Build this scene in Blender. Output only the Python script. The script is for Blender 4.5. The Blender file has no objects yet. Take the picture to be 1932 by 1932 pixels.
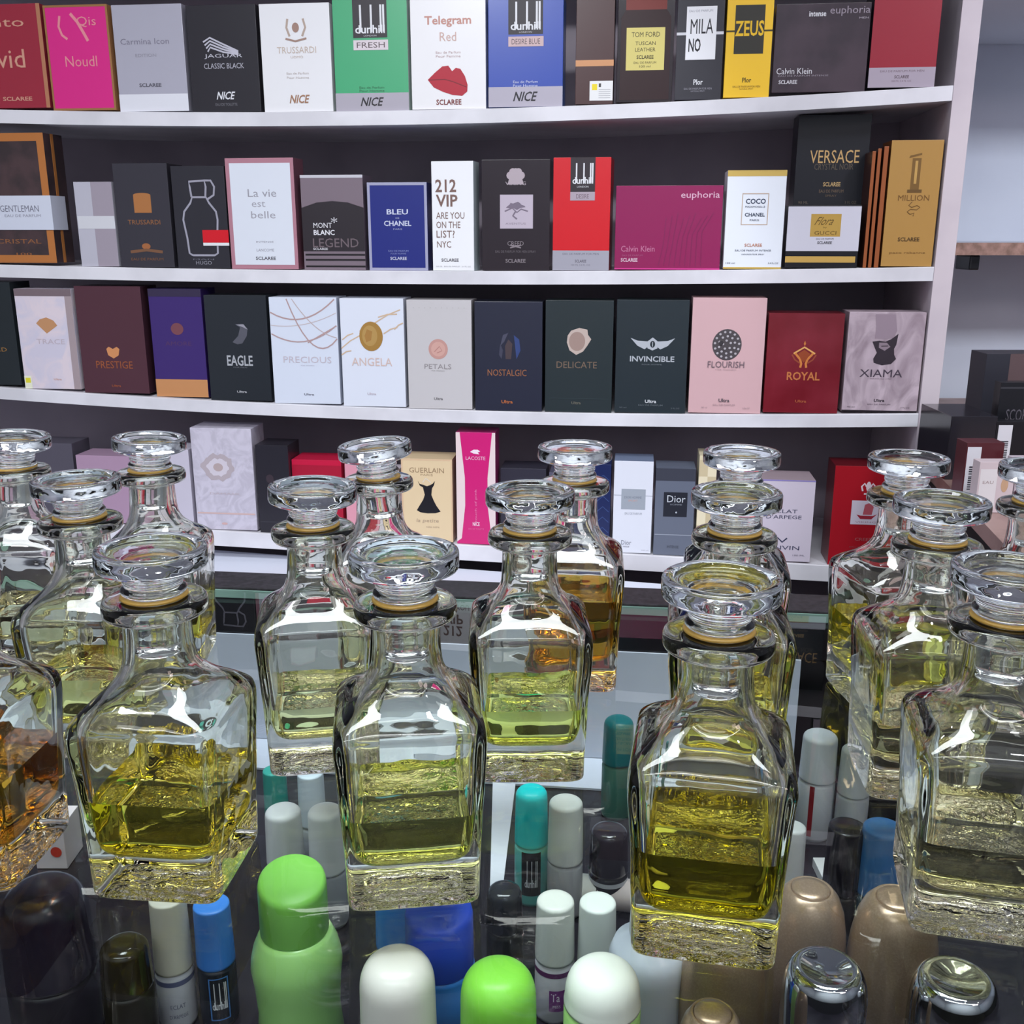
import bpy, bmesh, math, random
import numpy as np
from mathutils import Vector, Matrix

random.seed(7)
sc = bpy.context.scene
C = sc.collection
PI = math.pi

# ------------------------------------------------------------------ camera
CAMZ = 1.33                      # eye height; the glass counter top is at z = 1.0
PITCH = math.radians(15.3)
F = 1932.0
cam_d = bpy.data.cameras.new('camera')
cam_d.sensor_width = 36.0
cam_d.lens = 36.0 * F / 1932.0
cam_d.clip_start = 0.02
cam = bpy.data.objects.new('camera', cam_d)
C.objects.link(cam)
cam.location = (0, 0, CAMZ)
cam.rotation_euler = (PI / 2 - PITCH, 0, 0)
sc.camera = cam

# ------------------------------------------------------------------ view, world, lights
sc.view_settings.view_transform = 'Standard'
sc.view_settings.look = 'None'
sc.view_settings.gamma = 1.0
sc.view_settings.use_curve_mapping = False
sc.view_settings.exposure = -0.14
cy = sc.cycles
cy.max_bounces = 20
cy.diffuse_bounces = 4
cy.glossy_bounces = 5
cy.transmission_bounces = 20
cy.transparent_max_bounces = 12
cy.sample_clamp_indirect = 6.0
cy.blur_glossy = 0.8

w = bpy.data.worlds.new('world')
sc.world = w
w.use_nodes = True
w.node_tree.nodes['Background'].inputs[0].default_value = (0.62, 0.62, 0.72, 1)
w.node_tree.nodes['Background'].inputs[1].default_value = 0.3


def area(name, loc, target, sx, sy, power, color, spread=180):
    l = bpy.data.lights.new(name, 'AREA')
    l.shape = 'RECTANGLE'
    l.size = sx
    l.size_y = sy
    l.energy = power
    l.color = color
    l.spread = math.radians(spread)
    o = bpy.data.objects.new(name, l)
    C.objects.link(o)
    o.location = loc
    d = Vector(target) - Vector(loc)
    o.rotation_euler = d.to_track_quat('-Z', 'Y').to_euler()
    return o


# lamps of the shop: long cool tubes overhead; the fills and the spot are added
area('tube_lamp_light', (-0.20, 0.45, 2.62), (-0.20, 0.6, 1.0), 1.7, 0.5, 27, (0.90, 0.95, 1.0), 115)
area('tube_lamp_light_rear', (-0.5, -0.75, 2.45), (-0.25, 1.6, 1.2), 1.5, 0.3, 7, (0.90, 0.95, 1.0))
area('corner_fill_light', (1.25, 0.2, 2.5), (1.7, 2.3, 1.2), 0.25, 0.25, 10, (0.88, 0.92, 1.0), 90)  # added fill that brightens the right hand wall
area('added_wall_fill_light', (0.0, -0.85, 2.55), (0.0, -1.7, 1.1), 2.6, 0.2, 30, (0.93, 0.96, 1.0))  # added to light the unseen front wall, which brightens glass and shelves
area('pink_fill_light', (1.5, -1.2, 2.55), (0.5, 1.6, 1.2), 0.6, 0.4, 8, (1.0, 0.78, 0.80))  # added pinkish fill, not a fitting of the shop
sp = bpy.data.lights.new('added_spot_light', 'SPOT')  # added spot; its cone edge stands in for a shadow boundary
sp.energy = 84
sp.color = (0.92, 0.96, 1.0)
sp.spot_size = math.radians(42)
sp.spot_blend = 0.18
sp.shadow_soft_size = 0.05
spo = bpy.data.objects.new('added_spot_light', sp)
C.objects.link(spo)
spo.location = (-0.62, -0.35, 2.3)
spo.rotation_euler = (Vector((-0.44, 1.85, 1.20)) - spo.location).to_track_quat('-Z', 'Y').to_euler()


for k, (lx, ly, lc) in enumerate(((-0.95, 0.15, (0.9, 0.95, 1.0)), (0.1, 0.1, (0.9, 0.95, 1.0)), (0.75, 0.55, (1.0, 0.85, 0.7)), (0.5, -0.5, (0.9, 0.95, 1.0)), (-0.2, 1.25, (0.9, 0.95, 1.0)), (1.5, -0.3, (1.0, 0.9, 0.8)))):
    area('downlight', (lx, ly, 2.66), (lx, ly, 0), 0.07, 0.07, 1.5, lc)


# ------------------------------------------------------------------ pixel -> place helpers
def ray(px, py):
    x = (px - 966.0) / F
    y = (966.0 - py) / F
    return Vector((x, math.cos(PITCH) + y * math.sin(PITCH), -math.sin(PITCH) + y * math.cos(PITCH)))


def on_z(px, py, z):
    d = ray(px, py)
    t = (z - CAMZ) / d.z
    return Vector((0, 0, CAMZ)) + d * t


YAW = math.radians(6.8)
E = Vector((math.cos(YAW), -math.sin(YAW), 0))      # along the shelves, to the right
NB = Vector((math.sin(YAW), math.cos(YAW), 0))      # away from the viewer
P0 = Vector((0, 1.81, 0))                           # shelf front passes here
K0 = Vector((0, 0.892, 0))                          # inner back edge of the glass counter


def on_p(px, py, off=0.0, base=P0):
    d = ray(px, py)
    o = Vector((0, 0, CAMZ))
    p = base + NB * off
    t = (p - o).dot(NB) / d.dot(NB)
    q = o + d * t
    return (q - base).dot(E), q.z


def W(u, off, z, base=P0):
    p = base + E * u + NB * off
    return Vector((p.x, p.y, z))


# ------------------------------------------------------------------ object helpers
def link(name, me, parent=None, loc=None, rz=None):
    o = bpy.data.objects.new(name, me)
    C.objects.link(o)
    if parent is not None:
        o.parent = parent
    if loc is not None:
        o.location = loc
    if rz is not None:
        o.rotation_euler = (0, 0, rz)
    return o


def tag(o, label, cat, group=None):
    o['label'] = label
    o['category'] = cat
    if group:
        o['group'] = group
    return o


def fin(name, bm, mats, parent=None, loc=None, rz=None, smooth=False, recalc=False):
    me = bpy.data.meshes.new(name)
    if recalc:
        bmesh.ops.recalc_face_normals(bm, faces=bm.faces[:])
    bm.to_mesh(me)
    bm.free()
    for m in (mats if isinstance(mats, (list, tuple)) else [mats]):
        me.materials.append(m)
    if smooth:
        me.polygons.foreach_set('use_smooth', [True] * len(me.polygons))
    return link(name, me, parent, loc, rz)


def add_box(bm, x0, y0, z0, x1, y1, z1, bevel=0.0, mi=0):
    vs = [bm.verts.new(p) for p in ((x0, y0, z0), (x1, y0, z0), (x1, y1, z0), (x0, y1, z0),
                                    (x0, y0, z1), (x1, y0, z1), (x1, y1, z1), (x0, y1, z1))]
    fs = [bm.faces.new([vs[i] for i in q]) for q in ((3, 2, 1, 0), (4, 5, 6, 7), (0, 1, 5, 4), (1, 2, 6, 5), (2, 3, 7, 6), (3, 0, 4, 7))]
    for f in fs:
        f.material_index = mi
    if bevel > 0:
        es = list({e for f in fs for e in f.edges})
        bmesh.ops.bevel(bm, geom=es, offset=bevel, segments=2, affect='EDGES', profile=0.6)
    return fs


def add_lathe(bm, prof, n=40, cx=0, cy_=0, close=True, mi=0, axis='Z'):
    """prof: list of (r, z) from one end to the other; end radius 0 closes with a fan"""
    rings = []
    for r, z in prof:
        if r < 1e-6:
            p = (cx, cy_, z)
            rings.append([bm.verts.new(p)])
        else:
            rings.append([bm.verts.new((cx + r * math.cos(2 * PI * k / n), cy_ + r * math.sin(2 * PI * k / n), z)) for k in range(n)])
    for a, b in zip(rings, rings[1:]):
        for k in range(n):
            k2 = (k + 1) % n
            if len(a) == 1 and len(b) == 1:
                continue
            if len(a) == 1:
                f = bm.faces.new((a[0], b[k2], b[k]))
            elif len(b) == 1:
                f = bm.faces.new((a[k], a[k2], b[0]))
            else:
                f = bm.faces.new((a[k], a[k2], b[k2], b[k]))
            f.material_index = mi
    return rings


def lin(c):
    r = []
    for v in c[:3]:
        v = v / 255.0
        r.append(v / 12.92 if v <= 0.04045 else ((v + 0.055) / 1.055) ** 2.4)
    return (r[0], r[1], r[2], 1.0)


_mats = {}


def mat(c, rough=0.45, metal=0.0, coat=0.0, name=None):
    key = (tuple(c), rough, metal, coat, name)
    if key in _mats:
        return _mats[key]
    m = bpy.data.materials.new(name or 'paint_%02x%02x%02x' % tuple(int(v) for v in c[:3]))
    m.use_nodes = True
    b = m.node_tree.nodes['Principled BSDF']
    b.inputs['Base Color'].default_value = lin(c)
    b.inputs['Roughness'].default_value = rough
    b.inputs['Metallic'].default_value = metal
    b.inputs['Coat Weight'].default_value = coat
    b.inputs['Coat Roughness'].default_value = 0.12
    b.inputs['Specular IOR Level'].default_value = 0.5 if rough < 0.3 else 0.3
    _mats[key] = m
    return m


def noisy(c1, c2, scale=8.0, rough=0.5, name='mottled', detail=4, stretch=(1, 1, 1), metal=0.0, coat=0.0, bump=0.0, lo=0.4, hi=0.6, dist=0.0):
    m = bpy.data.materials.new(name)
    m.use_nodes = True
    nt = m.node_tree
    b = nt.nodes['Principled BSDF']
    tc = nt.nodes.new('ShaderNodeTexCoord')
    mp = nt.nodes.new('ShaderNodeMapping')
    mp.inputs['Scale'].default_value = stretch
    nz = nt.nodes.new('ShaderNodeTexNoise')
    nz.inputs['Scale'].default_value = scale
    nz.inputs['Detail'].default_value = detail
    nz.inputs['Distortion'].default_value = dist
    cr = nt.nodes.new('ShaderNodeValToRGB')
    cr.color_ramp.elements[0].position = lo
    cr.color_ramp.elements[0].color = lin(c1)
    cr.color_ramp.elements[1].position = hi
    cr.color_ramp.elements[1].color = lin(c2)
    nt.links.new(tc.outputs['Object'], mp.inputs[0])
    nt.links.new(mp.outputs[0], nz.inputs['Vector'])
    nt.links.new(nz.outputs['Fac'], cr.inputs[0])
    nt.links.new(cr.outputs[0], b.inputs['Base Color'])
    b.inputs['Roughness'].default_value = rough
    b.inputs['Metallic'].default_value = metal
    b.inputs['Coat Weight'].default_value = coat
    if bump > 0:
        bp = nt.nodes.new('ShaderNodeBump')
        bp.inputs['Strength'].default_value = bump
        bp.inputs['Distance'].default_value = 0.002
        nt.links.new(nz.outputs['Fac'], bp.inputs['Height'])
        nt.links.new(bp.outputs[0], b.inputs['Normal'])
    return m


def glass_mat(name, color, ior, rough=0.0, bump=0.0, bscale=60.0, bdist=0.002, detail=2.0):
    m = bpy.data.materials.new(name)
    m.use_nodes = True
    nt = m.node_tree
    nt.nodes.remove(nt.nodes['Principled BSDF'])
    out = nt.nodes['Material Output']
    g = nt.nodes.new('ShaderNodeBsdfGlass')
    g.inputs['Color'].default_value = (*color, 1)
    g.inputs['IOR'].default_value = ior
    g.inputs['Roughness'].default_value = rough
    if bump > 0:
        tc = nt.nodes.new('ShaderNodeTexCoord')
        oi = nt.nodes.new('ShaderNodeObjectInfo')
        ad = nt.nodes.new('ShaderNodeVectorMath')
        ad.operation = 'ADD'
        nz = nt.nodes.new('ShaderNodeTexNoise')
        nz.inputs['Scale'].default_value = bscale
        nz.inputs['Detail'].default_value = detail
        bp = nt.nodes.new('ShaderNodeBump')
        bp.inputs['Strength'].default_value = bump
        bp.inputs['Distance'].default_value = bdist
        nt.links.new(tc.outputs['Object'], ad.inputs[0])
        nt.links.new(oi.outputs['Location'], ad.inputs[1])
        nt.links.new(ad.outputs[0], nz.inputs['Vector'])
        nt.links.new(nz.outputs['Fac'], bp.inputs['Height'])
        nt.links.new(bp.outputs[0], g.inputs['Normal'])
    nt.links.new(g.outputs[0], out.inputs['Surface'])
    return m


def pane_mat(name, tint, ior=1.5, gloss_rough=0.0):
    """flat sheet glass or film: clear straight through, mirror by Fresnel"""
    m = bpy.data.materials.new(name)
    m.use_nodes = True
    nt = m.node_tree
    nt.nodes.remove(nt.nodes['Principled BSDF'])
    out = nt.nodes['Material Output']
    t = nt.nodes.new('ShaderNodeBsdfTransparent')
    t.inputs[0].default_value = (*tint, 1)
    g = nt.nodes.new('ShaderNodeBsdfGlossy')
    g.inputs['Roughness'].default_value = gloss_rough
    fr = nt.nodes.new('ShaderNodeFresnel')
    fr.inputs['IOR'].default_value = ior
    mx = nt.nodes.new('ShaderNodeMixShader')
    nt.links.new(fr.outputs[0], mx.inputs[0])
    nt.links.new(t.outputs[0], mx.inputs[1])
    nt.links.new(g.outputs[0], mx.inputs[2])
    nt.links.new(mx.outputs[0], out.inputs['Surface'])
    return m


WHITE = (232, 232, 238)
M_shelf = noisy((222, 220, 226), (208, 206, 212), 9, 0.42, 'white_laminate')
M_shelf_under = mat((150, 146, 156), 0.6)
M_back = noisy((172, 160, 172), (152, 142, 154), 3, 0.55, 'dark_back_board')
M_black = mat((14, 14, 17), 0.25)
M_blackmat = mat((20, 19, 22), 0.6)


# ------------------------------------------------------------------ the room
def struct(name, bm, m, **k):
    o = fin(name, bm, m, **k)
    o['kind'] = 'structure'
    return o


M_wall = noisy((204, 210, 222), (194, 200, 214), 2.5, 0.75, 'painted_wall')
M_ceil = mat((196, 196, 204), 0.8)
M_floor = noisy((92, 88, 90), (74, 71, 75), 4, 0.5, 'floor_tile')
bm = bmesh.new(); add_box(bm, -2.2, -1.8, -0.1, 2.4, 2.5, 0); struct('floor', bm, M_floor)
bm = bmesh.new(); add_box(bm, -2.2, -1.8, 2.7, 2.4, 2.5, 2.8); struct('ceiling', bm, M_ceil)
bm = bmesh.new(); add_box(bm, -2.2, 2.4, 0, 2.4, 2.5, 2.7); struct('wall_back', bm, M_wall)
bm = bmesh.new(); add_box(bm, 2.3, -1.8, 0, 2.4, 2.4, 2.7); struct('wall_right', bm, M_wall)
bm = bmesh.new(); add_box(bm, -2.2, -1.8, 0, -2.1, 2.4, 2.7); struct('wall_left', bm, mat((206, 206, 212), 0.7))
bm = bmesh.new(); add_box(bm, -2.2, -1.8, 0, 2.4, -1.7, 2.7); struct('wall_front', bm, mat((222, 224, 230), 0.7))

# ------------------------------------------------------------------ shelving unit
ROWS = {   # front top edge as seen, (px, py)
    1: [(0, 207), (300, 210), (560, 211), (930, 206), (1200, 195), (1460, 180), (1795, 162)],
    2: [(0, 500), (430, 506), (640, 511), (1100, 512), (1430, 509), (1760, 503)],
    3: [(0, 732), (300, 748), (640, 767), (1000, 779), (1200, 781), (1729, 780)],
    4: [(430, 1003), (520, 1008), (860, 1025), (1180, 1047), (1270, 1052), (1560, 1066)],
}
CURV = {}
for r, pts in ROWS.items():
    uz = [on_p(*p) for p in pts]
    CURV[r] = np.polyfit([a for a, b in uz], [b for a, b in uz], 2)


def shelf_z(r, u):
    return float(np.polyval(CURV[r], u))


SH_L, SH_T, SH_D = -1.25, 0.0225, 0.33
# right side panel: inner edge meets the shelf ends
u_ri = on_p(1762, 510)[0]
unit = link('shelving_unit', None, None, tuple(W(0, 0, 0)), -YAW)
tag(unit, 'tall white wall shelving unit with sagging boards and dark back, full of perfume cartons', 'shelf')
for r in (1, 2, 3, 4):
    SH_T = 0.0300 if r == 4 else 0.0225
    bm = bmesh.new()
    N = 24
    prev = None
    for k in range(N + 1):
        u = SH_L + (u_ri - SH_L) * k / N
        uu = max(u, -1.2)
        z = shelf_z(r, uu)
        ring = [bm.verts.new(p) for p in ((u, 0, z - SH_T), (u, 0.0, z - 0.001), (u, 0.001, z), (u, SH_D, z), (u, SH_D, z - SH_T))]
        if prev:
            for j in range(5):
                bm.faces.new((prev[j], ring[j], ring[(j + 1) % 5], prev[(j + 1) % 5]))
        else:
            bm.faces.new(ring)
        prev = ring
    bm.faces.new(prev[::-1])
    fin('shelf_board', bm, M_shelf, unit, recalc=True)
bm = bmesh.new(); add_box(bm, u_ri + 0.0005, 0.0, 0.0, u_ri + 0.031, SH_D + 0.012, 2.1, 0.0008)
fin('side_panel', bm, noisy((206, 194, 200), (194, 182, 190), 6, 0.5, 'panel_laminate_shaded'), unit)  # dimmer, pinker light at this end is put into the panel colour
bm = bmesh.new(); add_box(bm, SH_L, SH_D + 0.0005, 0.0, u_ri, SH_D + 0.012, 2.1)
fin('back_panel', bm, M_back, unit)
zt = shelf_z(1, 0) + 0.255
bm = bmesh.new(); add_box(bm, SH_L, 0, zt, u_ri, SH_D, zt + SH_T)
fin('shelf_board', bm, M_shelf, unit)

# base cabinet below the lowest shelf
ZB = 0.722
bc = link('base_cabinet', None, None, (0, 0, 0))
tag(bc, 'white low cabinet standing before the foot of the shelving, behind the glass counter', 'cabinet')
A1, A2 = on_z(300, 1029, ZB), on_z(1500, 1120, ZB)
dr = (A2 - A1).normalized()
nr = Vector((dr.y, -dr.x, 0))           # towards the viewer
L1, L2 = A1 - dr * 0.6, A2 - dr * 0.0


def slab(p, q, d0, d1, z0, z1):
    b_ = bmesh.new()
    c_ = [p + nr * d0, q + nr * d0, q + nr * d1, p + nr * d1]
    lo_ = [b_.verts.new((v.x, v.y, z0)) for v in c_]
    up_ = [b_.verts.new((v.x, v.y, z1)) for v in c_]
    b_.faces.new(lo_); b_.faces.new(up_[::-1])
    for k in range(4):
        b_.faces.new((lo_[k], up_[k], up_[(k + 1) % 4], lo_[(k + 1) % 4]))
    return b_


fin('cabinet_top', slab(L1, L2, 0.002, 0.40, ZB - 0.02, ZB), mat((216, 220, 234), 0.5), bc, recalc=True)
fin('body', slab(L1, L2 - dr * 0.01, 0.035, 0.37, 0.0, ZB - 0.0205), mat((205, 204, 210), 0.5), bc, recalc=True)

# ------------------------------------------------------------------ printing on cartons
BOLD = {'NICE', 'ZEUS', 'MILA', 'NO', 'SCLAREE', 'MONT', 'BLANC', 'EAGLE', 'Ultra', 'Plor', 'intense', 'dunhill', '212', 'VIP', 'Telegram', 'BLEU', 'CHANEL', 'COCO', 'ROYAL', 'XIAMA', 'INVINCIBLE'}


def text_mesh(txt):
    cu = bpy.data.curves.new('t', 'FONT')
    cu.body = txt
    cu.offset = 0.020 if (txt in BOLD and 'M' not in txt and 'W' not in txt) else 0.0
    cu.resolution_u = 2
    cu.align_x = 'CENTER'
    cu.align_y = 'CENTER'
    ob = bpy.data.objects.new('t', cu)
    C.objects.link(ob)
    bpy.context.view_layer.update()
    me = bpy.data.meshes.new_from_object(ob)
    bpy.data.objects.remove(ob)
    bpy.data.curves.remove(cu)
    vs = [v.co.copy() for v in me.vertices]
    fs = [tuple(p.vertices) for p in me.polygons]
    bpy.data.meshes.remove(me)
    x0 = min(v.x for v in vs); x1 = max(v.x for v in vs)
    y0 = min(v.y for v in vs); y1 = max(v.y for v in vs)
    return [((v.x - x0) / (x1 - x0), (v.y - y0) / max(y1 - y0, 1e-6)) for v in vs], fs


_tx = {}


class Print:
    """flat printing on a face of w x h metres; coordinates are fractions, origin bottom left"""
    def __init__(self, w, h):
        self.w, self.h = w, h
        self.bms = {}
        self.n = 0

    def bm(self, kind, c, metal):
        k = (kind, tuple(c), metal)
        if k not in self.bms:
            self.bms[k] = bmesh.new()
        self.n += 1
        return self.bms[k], -0.00025 - 0.00004 * self.n

    def poly(self, pts, c, kind='emblem', metal=0):
        b, y = self.bm(kind, c, metal)
        vs = [b.verts.new((x * self.w, y, z * self.h)) for x, z in pts]
        try:
            f = b.faces.new(vs)
            f.normal_update()
            if f.normal.y > 0:
                f.normal_flip()
        except ValueError:
            pass

    def r(self, x0, y0, x1, y1, c, kind='label_panel', metal=0):
        self.poly([(x0, y0), (x1, y0), (x1, y1), (x0, y1)], c, kind, metal)

    def frame(self, x0, y0, x1, y1, t, c, kind='border', metal=0):
        tx, ty = t, t * self.w / self.h
        b, y = self.bm(kind, c, metal)
        for q in ((x0, y0, x1, y0 + ty), (x0, y1 - ty, x1, y1), (x0, y0 + ty, x0 + tx, y1 - ty), (x1 - tx, y0 + ty, x1, y1 - ty)):
            vs = [b.verts.new((px * self.w, y, pz * self.h)) for px, pz in ((q[0], q[1]), (q[2], q[1]), (q[2], q[3]), (q[0], q[3]))]
            b.faces.new(vs)

    def e(self, cx, cz, rx, ry, c, kind='emblem', n=28, metal=0, wob=0):
        self.poly([(cx + rx * (1 + wob * math.sin(5 * k)) * math.cos(2 * PI * k / n), cz + ry * (1 + wob * math.cos(4 * k)) * math.sin(2 * PI * k / n)) for k in range(n)], c, kind, metal)

    def line(self, pts, t, c, kind='emblem', metal=0):
        b, y = self.bm(kind, c, metal)
        P = [Vector((x * self.w, z * self.h)) for x, z in pts]
        hw = t * self.w / 2
        L = []
        for i, p in enumerate(P):
            d = (P[min(i + 1, len(P) - 1)] - P[max(i - 1, 0)])
            if d.length < 1e-9:
                d = Vector((1, 0))
            d.normalize()
            nrm = Vector((-d.y, d.x)) * hw
            L.append((b.verts.new((p.x + nrm.x, y, p.y + nrm.y)), b.verts.new((p.x - nrm.x, y, p.y - nrm.y))))
        for a, c_ in zip(L, L[1:]):
            b.faces.new((a[1], c_[1], c_[0], a[0]))

    def t(self, s, cx, cz, tw, th, c, kind='lettering', metal=0, slant=0.0, rot=False):
        if s not in _tx:
            _tx[s] = text_mesh(s)
        vs, fs = _tx[s]
        b, y = self.bm(kind, c, metal)
        bv = []
        for x, z in vs:
            if rot:
                X, Z = cx + (0.5 - z) * tw, cz + (x - 0.5) * th
            else:
                X, Z = cx + (x - 0.5) * tw + slant * (z - 0.5) * th, cz + (z - 0.5) * th
            bv.append(b.verts.new((X * self.w, y, Z * self.h)))
        for f in fs:
            try:
                b.faces.new([bv[i] for i in f])
            except ValueError:
                pass

    def done(self, parent, off=(0, 0, 0)):
        cnt = {}
        for (kind, c, metal), b in self.bms.items():
            fin(kind, b, mat(c, 0.42 if not metal else 0.28, metal), parent, loc=off)


def carton(row, xl, xr, ytop, color, label, draw=None, depth=0.065, back=0.006, yaw=0.0, group='perfume cartons on the wall shelves',
           rough=0.32, side=None, m=None, gap=0.0008, name='perfume_carton', basez=None, coat=0.10, inset=0.0):
    u0, _ = on_p(xl, 966 if row is None else ROWS[row][0][1], back)
    zb = shelf_z(row, 0)
    # refine: pixel on the base line
    for _ in range(3):
        pyb = None
        # find py where plane at this u meets the shelf height
        d = lambda px, py: on_p(px, py, back)
        def py_for(px):
            lo, hi = -300, 1400
            for _i in range(30):
                mid = (lo + hi) / 2
                u, z = on_p(px, mid, back)
                if z > shelf_z(row, u):
                    lo = mid
                else:
                    hi = mid
            return lo
        break
    pl, pr = py_for(xl), py_for(xr)
    u0, u1 = on_p(xl, pl, back)[0], on_p(xr, pr, back)[0]
    zb = max(shelf_z(row, u0), shelf_z(row, u1)) + 0.0003
    if basez is not None:
        zb = basez
    xm = (xl + xr) / 2
    # the plumb line over the base centre, followed up to ytop
    um = (u0 + u1) / 2
    lo, hi = zb, zb + 0.4
    for _i in range(30):
        mid = (lo + hi) / 2
        p = W(um, back, mid) - Vector((0, 0, CAMZ))
        yy = 966 + F * (-(p.y * math.sin(PITCH) + p.z * math.cos(PITCH))) / (p.y * math.cos(PITCH) - p.z * math.sin(PITCH))
        if yy > ytop:
            lo = mid
        else:
            hi = mid
    h = lo - zb
    wd = u1 - u0 - 2 * gap
    bm = bmesh.new()
    fs = add_box(bm, 0, 0, 0, wd, depth, h, 0.0006)
    mats = [m or mat(color, rough, 0, coat)]
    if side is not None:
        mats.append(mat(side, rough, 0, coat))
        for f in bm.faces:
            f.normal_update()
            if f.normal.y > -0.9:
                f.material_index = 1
    o = fin(name, bm, mats, None, tuple(W(u0 + gap, back, zb)), -YAW + math.radians(yaw))
    tag(o, label, 'box', group)
    if draw:
        P = Print(wd, h)
        draw(P)
        P.done(o)
    return o, wd, h, zb


BLK = (24, 22, 27)


def dunhill(P, base, band, tagc, tagtxt):
    P.r(0.27, 0.66, 0.73, 1.0, (50, 44, 50))
    P.t('dunhill', 0.5, 0.735, 0.40, 0.075, (225, 225, 230))
    for x in (0.362, 0.505, 0.635, 0.672):
        P.r(x, 0.71, x + 0.026, 0.95, (225, 225, 230), 'emblem')
    P.t('LONDON', 0.5, 0.678, 0.17, 0.013, (200, 200, 205))
    P.r(0.27, 0.55, 0.74, 0.64, tagc)
    P.t(tagtxt, 0.505, 0.595, 0.38, 0.05, (95, 80, 84))
    if band:
        P.r(0, 0, 1, 0.165, (172, 166, 178))


# ---- top row
def d_(P):
    P.t('mento', 0.42, 0.82, 0.75, 0.07, (205, 150, 130), 'title_lettering'); P.t('wid', 0.55, 0.48, 0.42, 0.18, (205, 150, 130), 'name_lettering')
    P.t('SCLAREE', 0.62, 0.09, 0.35, 0.04, (205, 150, 130)); P.r(0.955, 0, 1, 1, (176, 120, 90), 'border')
carton(1, -62, 97, 8, (152, 46, 62), 'dark red carton with blurred pink lettering, at the left end of the top shelf', d_)
def d_(P):
    P.frame(0, 0, 1, 1, 0.03, (190, 140, 90), metal=0.6)
    P.line([(0.25, 0.9), (0.22, 0.8), (0.26, 0.72), (0.34, 0.68)], 0.035, (226, 140, 150))
    P.line([(0.42, 0.92), (0.52, 0.84), (0.60, 0.74), (0.66, 0.66)], 0.045, (226, 140, 150))
    P.t('Qis', 0.66, 0.84, 0.3, 0.10, (226, 140, 150)); P.t('Noudl', 0.52, 0.47, 0.5, 0.10, (226, 140, 150))
carton(1, 101, 221, 9, (214, 46, 132), 'bright magenta carton with a thin gold border, second on the top shelf', d_, side=(180, 130, 85))
def d_(P):
    P.r(0, 0, 1, 0.165, (222, 222, 230)); P.t('Carmina Icon', 0.44, 0.66, 0.7, 0.055, (126, 122, 138))
    P.t('EDITION', 0.44, 0.53, 0.3, 0.03, (150, 148, 160)); P.t('SCLAREE', 0.47, 0.25, 0.32, 0.035, (90, 88, 98))
carton(1, 227, 358, 8, (172, 170, 184), 'silver grey carton with a pale bottom band on the top shelf', d_, rough=0.28)
def d_(P):
    for k in range(4):
        P.line([(0.22 + 0.02 * k, 0.66 - 0.03 * k), (0.32, 0.70 - 0.03 * k), (0.5, 0.64 - 0.025 * k), (0.72, 0.57 - 0.01 * k)], 0.022, (190, 188, 200))
    P.t('JAGUAR', 0.5, 0.525, 0.55, 0.045, (196, 194, 205)); P.t('CLASSIC BLACK', 0.5, 0.435, 0.58, 0.05, (180, 178, 190))
    P.t('NICE', 0.50, 0.155, 0.25, 0.075, (220, 220, 226), slant=0.4); P.t('EAU DE TOILETTE', 0.5, 0.07, 0.32, 0.025, (120, 118, 126))
carton(1, 364, 494, 9, (44, 42, 48), 'black carton with a silver leaping cat emblem on the top shelf', d_)
def d_(P):
    P.line([(0.40, 0.86), (0.38, 0.78), (0.42, 0.70)], 0.03, (180, 160, 148)); P.line([(0.62, 0.86), (0.65, 0.78), (0.60, 0.70)], 0.03, (180, 160, 148))
    P.e(0.51, 0.78, 0.05, 0.045, (160, 128, 116)); P.line([(0.36, 0.68), (0.5, 0.655), (0.66, 0.68)], 0.025, (160, 130, 118))
    P.t('TRUSSARDI', 0.51, 0.575, 0.56, 0.06, (196, 178, 166)); P.t('UOMO', 0.51, 0.51, 0.18, 0.022, (196, 178, 166))
    P.t('Eau de Parfum', 0.51, 0.36, 0.32, 0.022, (190, 180, 176)); P.t('Pour Homme', 0.51, 0.32, 0.32, 0.022, (190, 180, 176))
    P.t('NICE', 0.52, 0.12, 0.27, 0.08, (160, 118, 92), slant=0.35)
carton(1, 499, 630, 6, (232, 231, 234), 'white carton with a small brown crest, left of the green one on the top shelf', d_)
def d_(P):
    dunhill(P, None, True, (218, 206, 212), 'FRESH')
    P.t('Eau de Parfum', 0.5, 0.215, 0.34, 0.02, (58, 120, 86)); P.t('Pour Homme', 0.5, 0.185, 0.34, 0.02, (58, 120, 86))
    P.t('NICE', 0.5, 0.085, 0.29, 0.08, (44, 40, 44), slant=0.4)
carton(1, 634, 773, -2, (70, 168, 118), 'green carton with a black name plate and grey bottom band on the top shelf', d_, side=(205, 225, 215))
def d_(P):
    P.t('Telegram', 0.5, 0.79, 0.62, 0.10, (196, 140, 128)); P.t('Red', 0.5, 0.655, 0.22, 0.08, (206, 170, 162))
    P.t('Eau de Parfum', 0.5, 0.515, 0.33, 0.022, (188, 160, 160)); P.t('Pour Femme', 0.5, 0.48, 0.33, 0.022, (188, 160, 160))
    P.poly([(0.22, 0.27), (0.32, 0.335), (0.42, 0.39), (0.50, 0.395), (0.55, 0.345), (0.60, 0.375), (0.66, 0.365), (0.72, 0.30), (0.755, 0.22), (0.75, 0.16), (0.68, 0.12), (0.55, 0.13), (0.42, 0.16), (0.30, 0.20)], (176, 24, 48))
    P.line([(0.24, 0.268), (0.45, 0.272), (0.56, 0.25), (0.74, 0.20)], 0.012, (120, 10, 30))
    P.t('SCLAREE', 0.5, 0.065, 0.34, 0.05, (120, 40, 40))
carton(1, 777, 918, -5, (234, 232, 234), 'white carton printed with red lips on the top shelf', d_)
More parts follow.
